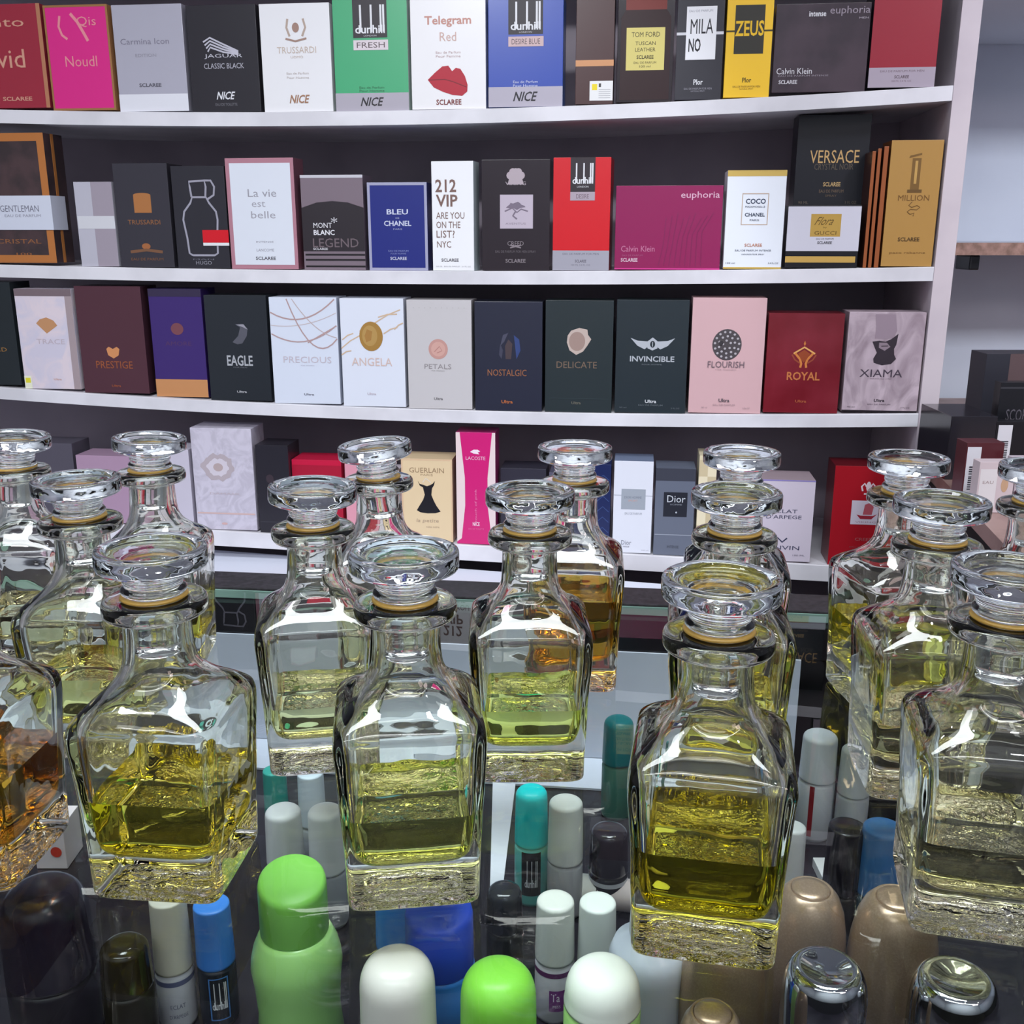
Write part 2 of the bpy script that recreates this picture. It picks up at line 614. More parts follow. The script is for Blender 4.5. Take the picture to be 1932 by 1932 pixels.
def d_(P):
    dunhill(P, None, False, (206, 178, 178), 'DESIRE BLUE')
    P.r(0, 0, 1, 0.185, (178, 172, 186))
    P.t('Eau de Parfum', 0.5, 0.23, 0.33, 0.022, (205, 210, 235)); P.t('Pour Homme', 0.5, 0.195, 0.33, 0.022, (205, 210, 235))
    P.t('NICE', 0.5, 0.095, 0.30, 0.09, (40, 38, 44), slant=0.4)
carton(1, 921, 1062, -8, (44, 72, 168), 'royal blue carton with a black name plate and grey bottom band on the top shelf', d_, side=(60, 110, 200))
def d_(P):
    P.r(0, 0.31, 1, 0.36, (206, 148, 104)); P.r(0.38, 0.03, 0.99, 0.19, (232, 232, 232), 'sticker'); P.r(0.44, 0.115, 0.58, 0.165, (236, 214, 40), 'sticker')
    P.r(0.62, 0.14, 0.68, 0.17, (70, 70, 70), 'sticker')
    for k in range(5):
        P.r(0.62, 0.05 + 0.017 * k, 0.93, 0.054 + 0.017 * k, (170, 170, 175), 'sticker')
carton(1, 1084, 1157, -40, (72, 44, 44), 'dark brown carton with an orange stripe and white price sticker on the top shelf', d_, back=0.001, side=(24, 20, 24))
def d_(P):
    P.r(0.02, 0.86, 0.98, 1.0, (104, 38, 36)); P.r(0.14, 0.74, 0.86, 0.86, (118, 46, 40))
    P.poly([(0.06, 0.02), (0.94, 0.02), (0.94, 0.68), (0.86, 0.74), (0.14, 0.74), (0.06, 0.68)], (42, 16, 20))
    P.r(0.16, 0.26, 0.84, 0.60, (214, 200, 118))
    P.t('TOM FORD', 0.5, 0.545, 0.5, 0.04, (60, 52, 30)); P.t('TUSCAN', 0.5, 0.475, 0.36, 0.03, (60, 52, 30)); P.t('LEATHER', 0.5, 0.425, 0.36, 0.03, (60, 52, 30))
    P.t('SCLAREE', 0.5, 0.365, 0.3, 0.03, (50, 42, 24)); P.t('EAU DE PARFUM', 0.5, 0.32, 0.4, 0.018, (80, 72, 44)); P.t('100 ml', 0.5, 0.29, 0.2, 0.018, (80, 72, 44))
carton(1, 1161, 1268, -45, (30, 16, 22), 'very dark red carton showing a bottle with a yellow label on the top shelf', d_, rough=0.15)
def d_(P):
    P.r(0.0, 0.58, 1.0, 0.605, (214, 214, 220), 'emblem'); P.r(0.20, 0.36, 0.84, 0.83, (236, 236, 240))
    P.t('MILA', 0.53, 0.655, 0.48, 0.13, (36, 34, 40)); P.t('NO', 0.39, 0.49, 0.26, 0.12, (36, 34, 40)); P.t('EAU DE PARFUM', 0.5, 0.79, 0.5, 0.02, (160, 160, 170))
    P.t('Plor', 0.5, 0.16, 0.2, 0.05, (225, 225, 230)); P.t('EAU DE PARFUM FOR MEN', 0.5, 0.10, 0.6, 0.018, (150, 148, 158)); P.t('NATURAL SPRAY', 0.5, 0.078, 0.3, 0.014, (150, 148, 158))
carton(1, 1271, 1360, -25, (48, 46, 54), 'charcoal carton with a white name square, left of the yellow one on the top shelf', d_, yaw=-2)
def d_(P):
    P.r(0, 0.60, 1, 0.615, (70, 62, 30), 'emblem'); P.r(0.18, 0.40, 0.82, 0.84, (52, 50, 44))
    P.t('ZEUS', 0.5, 0.63, 0.62, 0.14, (236, 190, 40))
    P.t('Plor', 0.5, 0.16, 0.2, 0.045, (90, 74, 20)); P.t('EAU DE PARFUM FOR MEN', 0.5, 0.10, 0.6, 0.018, (140, 110, 30)); P.t('NATURAL SPRAY', 0.5, 0.078, 0.3, 0.014, (140, 110, 30))
carton(1, 1363, 1451, -25, (244, 196, 48), 'yellow carton with a black name square on the top shelf', d_)
def d_(P):
    P.t('euphoria', 0.78, 0.91, 0.42, 0.11, (150, 138, 150)); P.t('intense', 0.44, 0.885, 0.18, 0.06, (220, 218, 224)); P.t('MEN', 0.93, 0.83, 0.10, 0.02, (170, 160, 170))
    P.t('Calvin Klein', 0.23, 0.245, 0.38, 0.07, (214, 210, 216)); P.t('EAU DE PARFUM INTENSE', 0.33, 0.19, 0.54, 0.018, (150, 140, 150)); P.t('SCLAREE', 0.17, 0.12, 0.2, 0.045, (210, 206, 212))
carton(1, 1454, 1632, 6, None, 'wide dark plum carton wrapped in creased film on the top shelf', d_, m=noisy((50, 36, 46), (66, 50, 60), 14, 0.16, 'plum_film', bump=0.25))
def d_(P):
    P.r(0, 0, 1, 0.19, (168, 156, 170)); P.r(0.34, 0.93, 0.74, 1.0, (190, 180, 190))
    P.t('EAU DE PARFUM FOR MEN', 0.5, 0.155, 0.66, 0.02, (110, 90, 100)); P.t('SCLAREE', 0.5, 0.10, 0.22, 0.03, (90, 72, 82)); P.t('100 ML 3.4 FL OZ', 0.5, 0.06, 0.3, 0.016, (120, 100, 110))
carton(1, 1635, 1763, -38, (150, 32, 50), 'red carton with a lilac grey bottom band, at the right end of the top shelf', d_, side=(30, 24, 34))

# ---- second row
def d_(P):
    P.frame(0, 0, 1, 1, 0.055, (178, 112, 60)); P.t('CRISTAL', 0.72, 0.17, 0.35, 0.035, (140, 92, 60)); P.t('100', 0.75, 0.07, 0.12, 0.02, (150, 96, 60))
o, wd, h, zb = carton(2, -130, 112, 252, None, 'large dark brown carton with an orange border, at the left end of the second shelf', d_, depth=0.06, yaw=-1,
                      m=noisy((54, 44, 46), (74, 56, 58), 22, 0.3, 'brown_print'), side=None)
bm = bmesh.new(); add_box(bm, wd + 0.0002, 0.022, 0, wd + 0.0007, 0.030, h); fin('side_stripe', bm, mat((170, 110, 58), 0.4), o)
bm = bmesh.new(); add_box(bm, wd * 0.2, -0.0022, h * 0.26, wd + 0.0022, -0.0012, h * 0.525); add_box(bm, wd + 0.0012, -0.0012, h * 0.26, wd + 0.0022, 0.045, h * 0.525)
sa = fin('paper_sash', bm, mat((206, 210, 224), 0.4), o); sa['label'] = 'pale blue-white paper sash'
P = Print(wd, h); P.t('GENTLEMAN', 0.76, 0.425, 0.30, 0.05, (120, 120, 136)); P.t('EAU DE PARFUM', 0.78, 0.37, 0.28, 0.02, (150, 150, 165)); P.done(o, (0, -0.0022, 0))
def d_(P):
    P.r(0.45, 0, 1, 1, (158, 148, 160)); P.r(0.02, 0.45, 1, 0.60, (206, 206, 212))
carton(2, 154, 226, 343, (184, 182, 194), 'slim silver carton with a white cross band on the second shelf', d_)
def d_(P):
    P.r(0.34, 0.53, 0.66, 0.70, (170, 112, 66), 'emblem'); P.e(0.5, 0.70, 0.16, 0.02, (170, 112, 66)); P.t('TRUSSARDI', 0.5, 0.44, 0.6, 0.045, (146, 98, 62))
    P.e(0.5, 0.205, 0.08, 0.03, (160, 100, 62)); P.line([(0.2, 0.15), (0.5, 0.17), (0.8, 0.15)], 0.05, (120, 84, 62)); P.t('EAU DE PARFUM', 0.5, 0.08, 0.6, 0.025, (126, 86, 60))
carton(2, 229, 331, 308, (56, 54, 62), 'charcoal carton with orange-brown crest and lettering on the second shelf', d_)
def d_(P):
    g = (156, 154, 168)
    P.line([(0.30, 0.13), (0.24, 0.15), (0.22, 0.30), (0.17, 0.48), (0.20, 0.56), (0.33, 0.645), (0.37, 0.70), (0.63, 0.70), (0.68, 0.645), (0.80, 0.56), (0.82, 0.48), (0.79, 0.30), (0.78, 0.15), (0.72, 0.13), (0.30, 0.13)], 0.035, g)
    P.line([(0.36, 0.70), (0.34, 0.80), (0.33, 0.85), (0.62, 0.86), (0.64, 0.80), (0.62, 0.70)], 0.035, g)
    P.line([(0.62, 0.86), (0.74, 0.86), (0.80, 0.80), (0.78, 0.72), (0.66, 0.68)], 0.035, g)
    P.t('HUGO', 0.5, 0.055, 0.3, 0.035, (150, 148, 160)); P.t('MAN', 0.5, 0.09, 0.4, 0.012, (120, 118, 130))
o, wd, h, zb = carton(2, 336, 436, 313, (46, 45, 52), 'black carton with a white outline of a flask on the second shelf', d_)
bm = bmesh.new(); add_box(bm, wd * 0.52, -0.0015, h * 0.255, wd * 1.01, -0.0007, h * 0.38); t_ = fin('red_tab', bm, mat((206, 26, 40), 0.4), o)
bm = bmesh.new(); add_box(bm, wd * 0.52, -0.0015, h * 0.225, wd * 1.01, -0.0007, h * 0.254); fin('white_tab', bm, mat((225, 225, 228), 0.4), o)
def d_(P):
    P.r(0.06, 0.04, 0.95, 0.955, (216, 220, 230))
    P.t('La vie', 0.52, 0.69, 0.42, 0.07, (150, 148, 158)); P.t('est', 0.46, 0.59, 0.2, 0.05, (158, 156, 166)); P.t('belle', 0.52, 0.495, 0.36, 0.065, (158, 156, 166))
    P.t('LANCOME', 0.52, 0.175, 0.26, 0.025, (140, 138, 150)); P.t('SCLAREE', 0.52, 0.10, 0.30, 0.03, (70, 66, 76)); P.t('INTENSE', 0.52, 0.25, 0.26, 0.015, (140, 138, 150))
carton(2, 437, 566, 298, (176, 124, 138), 'white carton with a broad dusty-pink border on the second shelf', d_, depth=0.05, side=(122, 78, 92), yaw=-1.5, gap=0.001)
def d_(P):
    P.poly([(0, 0.20), (1, 0.20), (1, 0.66), (0.75, 0.715), (0.5, 0.73), (0.25, 0.715), (0, 0.66)], (44, 38, 44))
    P.r(0, 0.97, 1, 1, (196, 194, 202)); P.t('MONT', 0.33, 0.475, 0.30, 0.055, (224, 222, 228)); P.t('BLANC', 0.35, 0.40, 0.34, 0.055, (224, 222, 228)); P.t('*', 0.52, 0.53, 0.10, 0.06, (224, 222, 228))
    P.t('LEGEND', 0.53, 0.29, 0.74, 0.095, (110, 96, 102)); P.t('SCLAREE', 0.28, 0.225, 0.24, 0.025, (200, 198, 204))
    for z in (0.03, 0.10, 0.155):
        P.r(0.03, z, 1, z + 0.018, (34, 30, 34), 'border')
carton(2, 574, 691, 330, (124, 110, 120), 'grey-plum carton with a black arched field on the second shelf', d_)
def d_(P):
    P.frame(0, 0, 1, 1, 0.045, (160, 160, 186))
    P.t('BLEU', 0.5, 0.67, 0.36, 0.06, (200, 204, 226)); P.t('DE', 0.5, 0.60, 0.06, 0.015, (180, 186, 214)); P.t('CHANEL', 0.5, 0.54, 0.46, 0.06, (200, 204, 226)); P.t('PARIS', 0.5, 0.475, 0.15, 0.018, (160, 166, 204))
    P.t('EAU DE PARFUM', 0.5, 0.225, 0.34, 0.02, (130, 138, 190)); P.t('POUR HOMME', 0.5, 0.195, 0.26, 0.018, (130, 138, 190)); P.t('SCLAREE', 0.5, 0.14, 0.28, 0.035, (196, 198, 220))
carton(2, 697, 809, 344, (38, 46, 122), 'short navy blue carton with a thin silver border on the second shelf', d_)
def d_(P):
    c = (124, 96, 90)
    P.t('212', 0.34, 0.78, 0.5, 0.115, c); P.t('VIP', 0.36, 0.645, 0.52, 0.11, c); P.t('ARE YOU', 0.44, 0.51, 0.68, 0.06, c); P.t('ON THE', 0.39, 0.425, 0.58, 0.06, c)
    P.t('LIST?', 0.32, 0.34, 0.44, 0.065, c); P.t('NYC', 0.28, 0.245, 0.34, 0.06, c); P.t('SCLAREE', 0.42, 0.10, 0.42, 0.03, (100, 96, 104)); P.t('100 ML   EAU DE PARFUM   3.4 FL OZ', 0.5, 0.04, 0.84, 0.012, (170, 168, 176))
carton(2, 816, 897, 304, (238, 238, 241), 'narrow white carton with tall brown numerals and words on the second shelf', d_, yaw=-4, side=(204, 220, 224), gap=0.0012, depth=0.045)
def d_(P):
    c = (176, 162, 170)
    for x, z in ((0.42, 0.86), (0.5, 0.89), (0.58, 0.86), (0.46, 0.89), (0.54, 0.89)):
        P.e(x, z, 0.055, 0.035, c, 'emblem', 12)
    P.poly([(0.38, 0.78), (0.62, 0.78), (0.58, 0.86), (0.42, 0.86)], c); P.t('VIKING', 0.5, 0.79, 0.30, 0.03, c)
    P.r(0.27, 0.385, 0.755, 0.69, (188, 176, 190))
    P.e(0.50, 0.59, 0.13, 0.03, (120, 108, 124), n=14, wob=0.3); P.line([(0.34, 0.54), (0.45, 0.57), (0.52, 0.53), (0.58, 0.56), (0.68, 0.54)], 0.02, (120, 108, 124)); P.line([(0.5, 0.54), (0.46, 0.5), (0.52, 0.47)], 0.025, (120, 108, 124)); P.t('AVENTUS', 0.5, 0.43, 0.3, 0.018, (140, 128, 142))
    P.t('CREED', 0.5, 0.25, 0.24, 0.04, (134, 124, 130)); P.line([(0.42, 0.21), (0.58, 0.235)], 0.02, (134, 124, 130)); P.line([(0.58, 0.21), (0.42, 0.235)], 0.02, (134, 124, 130))
    P.t('EAU DE PARFUM FOR MEN SPRAY', 0.5, 0.175, 0.6, 0.022, (100, 92, 98)); P.t('SCLAREE', 0.5, 0.09, 0.3, 0.035, (134, 124, 130))
carton(2, 909, 1037, 301, (42, 34, 40), 'black carton with a grey picture square and feathered crest on the second shelf', d_, rough=0.12)
def d_(P):
    P.r(0.30, 0.70, 0.73, 1.0, (50, 42, 48)); P.t('dunhill', 0.515, 0.80, 0.36, 0.06, (225, 225, 230))
    for x in (0.392, 0.52, 0.637, 0.672):
        P.r(x, 0.78, x + 0.024, 0.95, (225, 225, 230), 'emblem')
    P.t('LONDON', 0.515, 0.745, 0.2, 0.016, (200, 200, 205)); P.r(0.30, 0.625, 0.73, 0.70, (170, 156, 168)); P.t('DESIRE', 0.515, 0.662, 0.22, 0.04, (110, 92, 104))
    P.r(0, 0, 1, 0.18, (160, 158, 170)); P.t('EAU DE PARFUM FOR MEN', 0.5, 0.15, 0.64, 0.018, (100, 98, 110)); P.t('SCLAREE', 0.5, 0.085, 0.2, 0.025, (90, 86, 98)); P.t('100 ML 3.4 FL OZ', 0.5, 0.05, 0.34, 0.014, (110, 106, 118))
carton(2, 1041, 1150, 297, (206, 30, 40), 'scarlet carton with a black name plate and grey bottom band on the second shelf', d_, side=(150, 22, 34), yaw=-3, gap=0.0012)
def d_(P):
    P.t('euphoria', 0.79, 0.88, 0.36, 0.10, (218, 178, 200)); P.t('Calvin Klein', 0.22, 0.25, 0.32, 0.07, (196, 120, 156)); P.t('SCLAREE', 0.14, 0.115, 0.16, 0.045, (216, 190, 205))
    P.t('EAU DE PARFUM', 0.17, 0.17, 0.2, 0.02, (160, 80, 120))
    for k in range(9):
        P.line([(0.42 + 0.05 * k, 0.05), (0.46 + 0.045 * k, 0.3 + 0.02 * k), (0.48 + 0.055 * k, 0.62 + 0.03 * (k % 3))], 0.006, (128, 34, 84))
    P.r(0, 0, 1, 0.015, (204, 60, 140), 'border')
carton(2, 1158, 1358, 350, (142, 26, 84), 'low wide magenta carton on the second shelf', d_, rough=0.2)
def d_(P):
    P.r(0, 0.94, 1, 1.0, (200, 170, 92), 'border'); P.r(0, 0, 1, 0.018, (200, 170, 92), 'border'); P.frame(0.265, 0.45, 0.72, 0.77, 0.014, (190, 168, 150))
    c = (52, 62, 86)
    P.t('COCO', 0.50, 0.69, 0.34, 0.052, c); P.t('MADEMOISELLE', 0.495, 0.635, 0.34, 0.018, c); P.t('CHANEL', 0.495, 0.555, 0.34, 0.038, c); P.t('PARIS', 0.495, 0.50, 0.16, 0.018, c)
    P.t('SCLAREE', 0.5, 0.245, 0.30, 0.032, (188, 128, 100)); P.t('EAU DE PARFUM INTENSE', 0.5, 0.19, 0.62, 0.018, c); P.t('VAPORISATEUR SPRAY', 0.5, 0.15, 0.4, 0.014, c)
    P.t('100 ml', 0.12, 0.06, 0.16, 0.016, c); P.t('3.4 FL.OZ', 0.86, 0.06, 0.18, 0.016, c)
carton(2, 1363, 1474, 321, (228, 232, 240), 'white carton with gold top edge and small framed lettering on the second shelf', d_)
def d_(P):
    P.r(0, 0.27, 1, 0.98, (204, 202, 214)); P.r(0, 0.085, 0.97, 0.185, (196, 158, 82), 'border')
    P.r(0.32, 0.50, 0.735, 0.86, (184, 148, 72)); P.t('Flora', 0.52, 0.75, 0.24, 0.13, (96, 74, 32), slant=0.5); P.t('by', 0.52, 0.645, 0.05, 0.03, (96, 74, 32)); P.t('GUCCI', 0.53, 0.56, 0.30, 0.06, (96, 74, 32))
    P.t('EAU DE PARFUM', 0.53, 0.465, 0.24, 0.025, (80, 76, 86)); P.t('SCLAREE', 0.53, 0.405, 0.20, 0.045, (50, 46, 54))
carton(2, 1479, 1617, 387, (26, 25, 30), 'short white and black carton with a gold square, in front of the tall black one', d_, depth=0.042, back=0.004)
def d_(P):
    P.t('VERSACE', 0.53, 0.73, 0.68, 0.085, (202, 164, 108)); P.t('CRYSTAL NOIR', 0.53, 0.665, 0.54, 0.04, (92, 82, 70)); P.t('SCLAREE', 0.52, 0.55, 0.24, 0.028, (190, 160, 110))
    P.t('EAU DE PARFUM', 0.52, 0.505, 0.34, 0.02, (110, 92, 74)); P.t('SPRAY', 0.52, 0.475, 0.16, 0.014, (100, 84, 66)); P.t('90 ML', 0.14, 0.43, 0.14, 0.018, (100, 90, 80)); P.t('3 FL OZ', 0.8, 0.43, 0.16, 0.018, (100, 90, 80))
carton(2, 1487, 1622, 216, (26, 27, 34), 'tall black carton with gold capitals, standing behind the short white one', d_, back=0.062, depth=0.06)
for k, (a, b, t) in enumerate(((1627, 1634, 285), (1637, 1644, 280), (1648, 1657, 276))):
    carton(2, a, b, t, (150, 82, 44) if k < 3 else (40, 30, 28), ['thin orange-brown carton, leftmost of three beside the gold one', 'thin orange-brown carton, middle of three beside the gold one', 'thin orange-brown carton, touching the big gold one'][k], None, side=(70, 34, 26), gap=0.0002, depth=0.06, back=0.006)
def d_(P):
    P.r(0.43, 0.60, 0.60, 0.86, (120, 88, 44), 'emblem'); P.r(0.38, 0.59, 0.66, 0.615, (104, 76, 38), 'emblem'); P.poly([(0.36, 0.86), (0.60, 0.885), (0.60, 0.90), (0.38, 0.88)], (120, 88, 44)); P.r(0.49, 0.66, 0.54, 0.84, (190, 150, 84), 'emblem')
    P.t('MILLION', 0.52, 0.55, 0.60, 0.045, (118, 82, 40)); P.line([(0.5, 0.52), (0.44, 0.49), (0.5, 0.475), (0.6, 0.49), (0.66, 0.475), (0.6, 0.455), (0.48, 0.46), (0.42, 0.44), (0.48, 0.42), (0.56, 0.43), (0.54, 0.405)], 0.016, (110, 78, 38))
    P.t('SCLAREE', 0.5, 0.22, 0.42, 0.032, (86, 62, 34)); P.t('paco rabanne', 0.5, 0.11, 0.7, 0.022, (126, 90, 44))
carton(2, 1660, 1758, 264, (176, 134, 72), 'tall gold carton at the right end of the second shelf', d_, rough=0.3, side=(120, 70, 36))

# ---- third row
def d_(P):
    P.e(0.5, 0.45, 0.12, 0.06, (150, 120, 80)); P.t('LORD', 0.6, 0.35, 0.4, 0.04, (150, 110, 60))
carton(3, -58, 43, 532, (36, 42, 46), 'black-green carton at the left end of the third shelf', d_)
def d_(P):
    P.poly([(0.44, 0.60), (0.56, 0.72), (0.62, 0.70), (0.60, 0.62), (0.74, 0.66), (0.50, 0.76), (0.28, 0.66)][:0] or [(0.50, 0.56), (0.33, 0.66), (0.40, 0.70), (0.52, 0.72), (0.64, 0.69), (0.70, 0.64)], (190, 140, 100))
    P.t('TRACE', 0.55, 0.48, 0.5, 0.05, (190, 176, 186)); P.r(0.88, 0, 1, 1, (164, 148, 152), 'border'); P.r(0, 0.93, 1, 1, (120, 104, 110), 'border')
    P.r(0.0, 0.0, 0.13, 0.13, (232, 232, 210), 'sticker'); P.r(0.02, 0.06, 0.11, 0.11, (220, 210, 60), 'sticker'); P.t('Ultra', 0.6, 0.10, 0.14, 0.02, (200, 160, 150))
carton(3, 48, 155, 545, None, 'white marbled carton with a small gold fan emblem on the third shelf', d_, m=noisy((206, 200, 216), (222, 208, 216), 18, 0.35, 'white_marble', dist=1.5))
def d_(P):
    P.poly([(0.40, 0.42), (0.44, 0.44), (0.5, 0.42), (0.56, 0.44), (0.60, 0.42), (0.58, 0.36), (0.5, 0.33), (0.42, 0.36)], (206, 140, 92)); P.t('PRESTIGE', 0.5, 0.27, 0.56, 0.07, (150, 84, 52)); P.t('Ultra', 0.5, 0.07, 0.14, 0.022, (150, 80, 50))
carton(3, 160, 284, 540, (80, 48, 58), 'dark maroon-brown carton with a small orange shield on the third shelf', d_, side=(66, 40, 50))
def d_(P):
    P.r(0, 0, 1, 0.165, (196, 138, 92)); P.e(0.5, 0.635, 0.12, 0.055, (120, 72, 80)); P.t('AMORE', 0.5, 0.5, 0.5, 0.04, (86, 58, 96)); P.r(0, 0.93, 1, 1, (54, 46, 72), 'border')
carton(3, 296, 395, 545, (62, 44, 108), 'deep purple carton with a gold bottom band on the third shelf', d_, back=0.012)
def d_(P):
    P.poly([(0.42, 0.56), (0.52, 0.62), (0.56, 0.70), (0.48, 0.73), (0.60, 0.735), (0.68, 0.69), (0.66, 0.62), (0.58, 0.55), (0.50, 0.54)], (88, 88, 98)); P.poly([(0.5, 0.725), (0.62, 0.73), (0.68, 0.68), (0.60, 0.705)], (150, 148, 158))
    P.t('EAGLE', 0.52, 0.385, 0.42, 0.10, (170, 172, 178)); P.t('FOR MEN', 0.52, 0.32, 0.22, 0.012, (110, 112, 118)); P.t('Ultra', 0.52, 0.085, 0.16, 0.022, (180, 180, 186))
carton(3, 398, 514, 557, (40, 44, 50), 'black carton with a grey bird head on the third shelf', d_)
def d_(P):
    c = (178, 150, 150)
    def arc(x0, z0, x1, z1, sag, t=0.014, c=c):
        P.line([(x0 + (x1 - x0) * k / 10, z0 + (z1 - z0) * k / 10 - sag * 4 * (k / 10) * (1 - k / 10)) for k in range(11)], t, c)
    arc(0.01, 0.86, 0.97, 0.985, 0.12, 0.02); arc(0.01, 0.74, 0.99, 0.86, 0.05, 0.010, (200, 186, 188)); arc(0.01, 0.66, 0.98, 0.74, 0.11, 0.018); arc(0.34, 0.985, 0.98, 0.63, 0.07, 0.012, (190, 172, 172)); arc(0.26, 0.985, 0.99, 0.62, 0.24, 0.018); arc(0.55, 0.58, 0.99, 0.74, -0.0, 0.016)
    P.t('PRECIOUS', 0.53, 0.42, 0.72, 0.06, (196, 186, 196)); P.t('FOR WOMEN', 0.53, 0.365, 0.2, 0.012, (190, 186, 200)); P.t('Ultra', 0.53, 0.09, 0.15, 0.02, (110, 110, 124))
carton(3, 518, 644, 561, (212, 218, 232), 'white carton draped with printed brown chains on the third shelf', d_)
def d_(P):
    for a, b, c_, d2 in ((0.0, 0.54, 0.3, 0.66), (0.02, 0.62, 0.2, 0.68), (0.55, 0.78, 0.95, 0.90), (0.6, 0.83, 0.9, 0.86), (0.0, 0.48, 0.16, 0.52), (0.68, 0.68, 0.9, 0.74), (0.3, 0.70, 0.55, 0.78), (0.85, 0.72, 0.99, 0.78)):
        P.line([(a, b), ((a + c_) / 2, (b + d2) / 2 + 0.012), (c_, d2)], 0.018, (206, 178, 150))
    P.e(0.48, 0.655, 0.185, 0.135, (184, 140, 74), metal=0.3); P.e(0.46, 0.66, 0.12, 0.095, (200, 160, 96), metal=0.3); P.poly([(0.40, 0.6), (0.48, 0.62), (0.5, 0.70), (0.42, 0.72), (0.38, 0.66)], (166, 122, 66))
    P.t('ANGELA', 0.48, 0.42, 0.64, 0.075, (210, 184, 176)); P.t('Ultra', 0.46, 0.12, 0.14, 0.022, (190, 180, 190))
carton(3, 648, 767, 563, (218, 222, 234), 'white carton with an oval gold coin on the third shelf', d_)
def d_(P):
    P.e(0.48, 0.555, 0.15, 0.092, (192, 146, 138)); P.e(0.48, 0.555, 0.11, 0.067, (204, 160, 150)); P.line([(0.42, 0.53), (0.5, 0.58), (0.54, 0.54), (0.46, 0.52)], 0.015, (180, 130, 124))
    P.t('PETALS', 0.47, 0.395, 0.42, 0.045, (146, 140, 142)); P.t('FOR WOMEN', 0.47, 0.355, 0.2, 0.01, (160, 156, 156)); P.t('Ultra', 0.47, 0.095, 0.14, 0.025, (110, 106, 110)); P.t('. . . . . . . . . .', 0.5, 0.93, 0.8, 0.006, (180, 176, 178))
carton(3, 771, 892, 566, (196, 192, 194), 'pale beige-grey carton with a small pink seal on the third shelf', d_)
def d_(P):
    for q, cc in (([(0.38, 0.60), (0.42, 0.70), (0.5, 0.72), (0.44, 0.64)], (74, 74, 92)), ([(0.58, 0.70), (0.66, 0.66), (0.68, 0.56), (0.62, 0.48), (0.60, 0.60)], (54, 70, 120)), ([(0.46, 0.48), (0.54, 0.48), (0.56, 0.62), (0.5, 0.66), (0.45, 0.60)], (74, 62, 66)), ([(0.36, 0.52), (0.40, 0.48), (0.42, 0.56), (0.38, 0.62)], (66, 66, 84))):
        P.poly(q, cc)
    P.t('NOSTALGIC', 0.48, 0.355, 0.58, 0.06, (152, 98, 68)); P.t('Ultra', 0.48, 0.085, 0.17, 0.03, (180, 104, 62))
carton(3, 896, 1023, 569, (44, 46, 62), 'dark navy carton with orange lettering on the third shelf', d_)
def d_(P):
    P.poly([(0.32, 0.63), (0.36, 0.56), (0.46, 0.52), (0.56, 0.55), (0.62, 0.60), (0.68, 0.66), (0.63, 0.70), (0.62, 0.745), (0.50, 0.76), (0.38, 0.735), (0.33, 0.69)], (190, 172, 164)); P.e(0.47, 0.64, 0.12, 0.085, (158, 134, 126))
    P.t('DELICATE', 0.47, 0.43, 0.60, 0.06, (120, 100, 86)); P.t('Ultra', 0.47, 0.085, 0.14, 0.025, (110, 106, 96)); P.r(0.05, 0.12, 0.95, 0.13, (46, 56, 60), 'border')
carton(3, 1027, 1154, 567, (44, 52, 56), 'dark green-grey carton with a beige wax seal on the third shelf', d_)
def d_(P):
    c = (176, 180, 188)
    P.poly([(0.20, 0.67), (0.30, 0.645), (0.44, 0.64), (0.46, 0.60), (0.40, 0.57), (0.30, 0.60)], c); P.poly([(0.82, 0.67), (0.72, 0.645), (0.58, 0.64), (0.56, 0.60), (0.62, 0.57), (0.72, 0.60)], c)
    P.poly([(0.44, 0.58), (0.51, 0.56), (0.58, 0.58), (0.58, 0.64), (0.51, 0.675), (0.44, 0.64)], c); P.e(0.51, 0.615, 0.035, 0.03, (40, 46, 52)); P.r(0.505, 0.595, 0.515, 0.635, c, 'emblem')
    P.t('INVINCIBLE', 0.51, 0.485, 0.62, 0.05, c); P.t('POUR HOMME', 0.51, 0.435, 0.28, 0.01, (120, 126, 134)); P.t('Ultra', 0.51, 0.105, 0.16, 0.03, (205, 207, 212)); P.t('EAU DE PARFUM', 0.51, 0.07, 0.34, 0.014, (110, 116, 122))
    P.t('90 ml', 0.12, 0.045, 0.1, 0.012, (110, 116, 122)); P.t('3 FL.OZ', 0.86, 0.045, 0.12, 0.012, (110, 116, 122))
carton(3, 1158, 1293, 566, (42, 50, 56), 'dark slate carton with a silver winged badge on the third shelf', d_)
def d_(P):
    P.e(0.49, 0.60, 0.20, 0.135, (84, 78, 82), metal=0.2)
    rr = random.Random(3)
    for ring, n in ((0.15, 15), (0.10, 10), (0.05, 5)):
        for k in range(n):
            a = 2 * PI * k / n + ring * 9
            P.e(0.49 + ring * math.cos(a) * 1.1, 0.60 + ring * math.sin(a) * 0.74, 0.017, 0.010, (176, 170, 176), n=8)
    P.e(0.41, 0.615, 0.03, 0.02, (60, 56, 60))
    P.t('FLOURISH', 0.49, 0.43, 0.50, 0.055, (112, 96, 104)); P.t('FOR WOMEN', 0.49, 0.385, 0.28, 0.008, (150, 128, 134)); P.t('Ultra', 0.49, 0.115, 0.15, 0.03, (86, 76, 84)); P.t('EAU DE PARFUM', 0.49, 0.075, 0.3, 0.014, (160, 134, 140))
    P.t('90 ml', 0.22, 0.05, 0.08, 0.012, (150, 128, 134)); P.t('3 FL.OZ', 0.8, 0.05, 0.1, 0.012, (150, 128, 134))
carton(3, 1297, 1435, 562, (206, 168, 172), 'pale pink carton with a beaded dark disc on the third shelf', d_, rough=0.25)
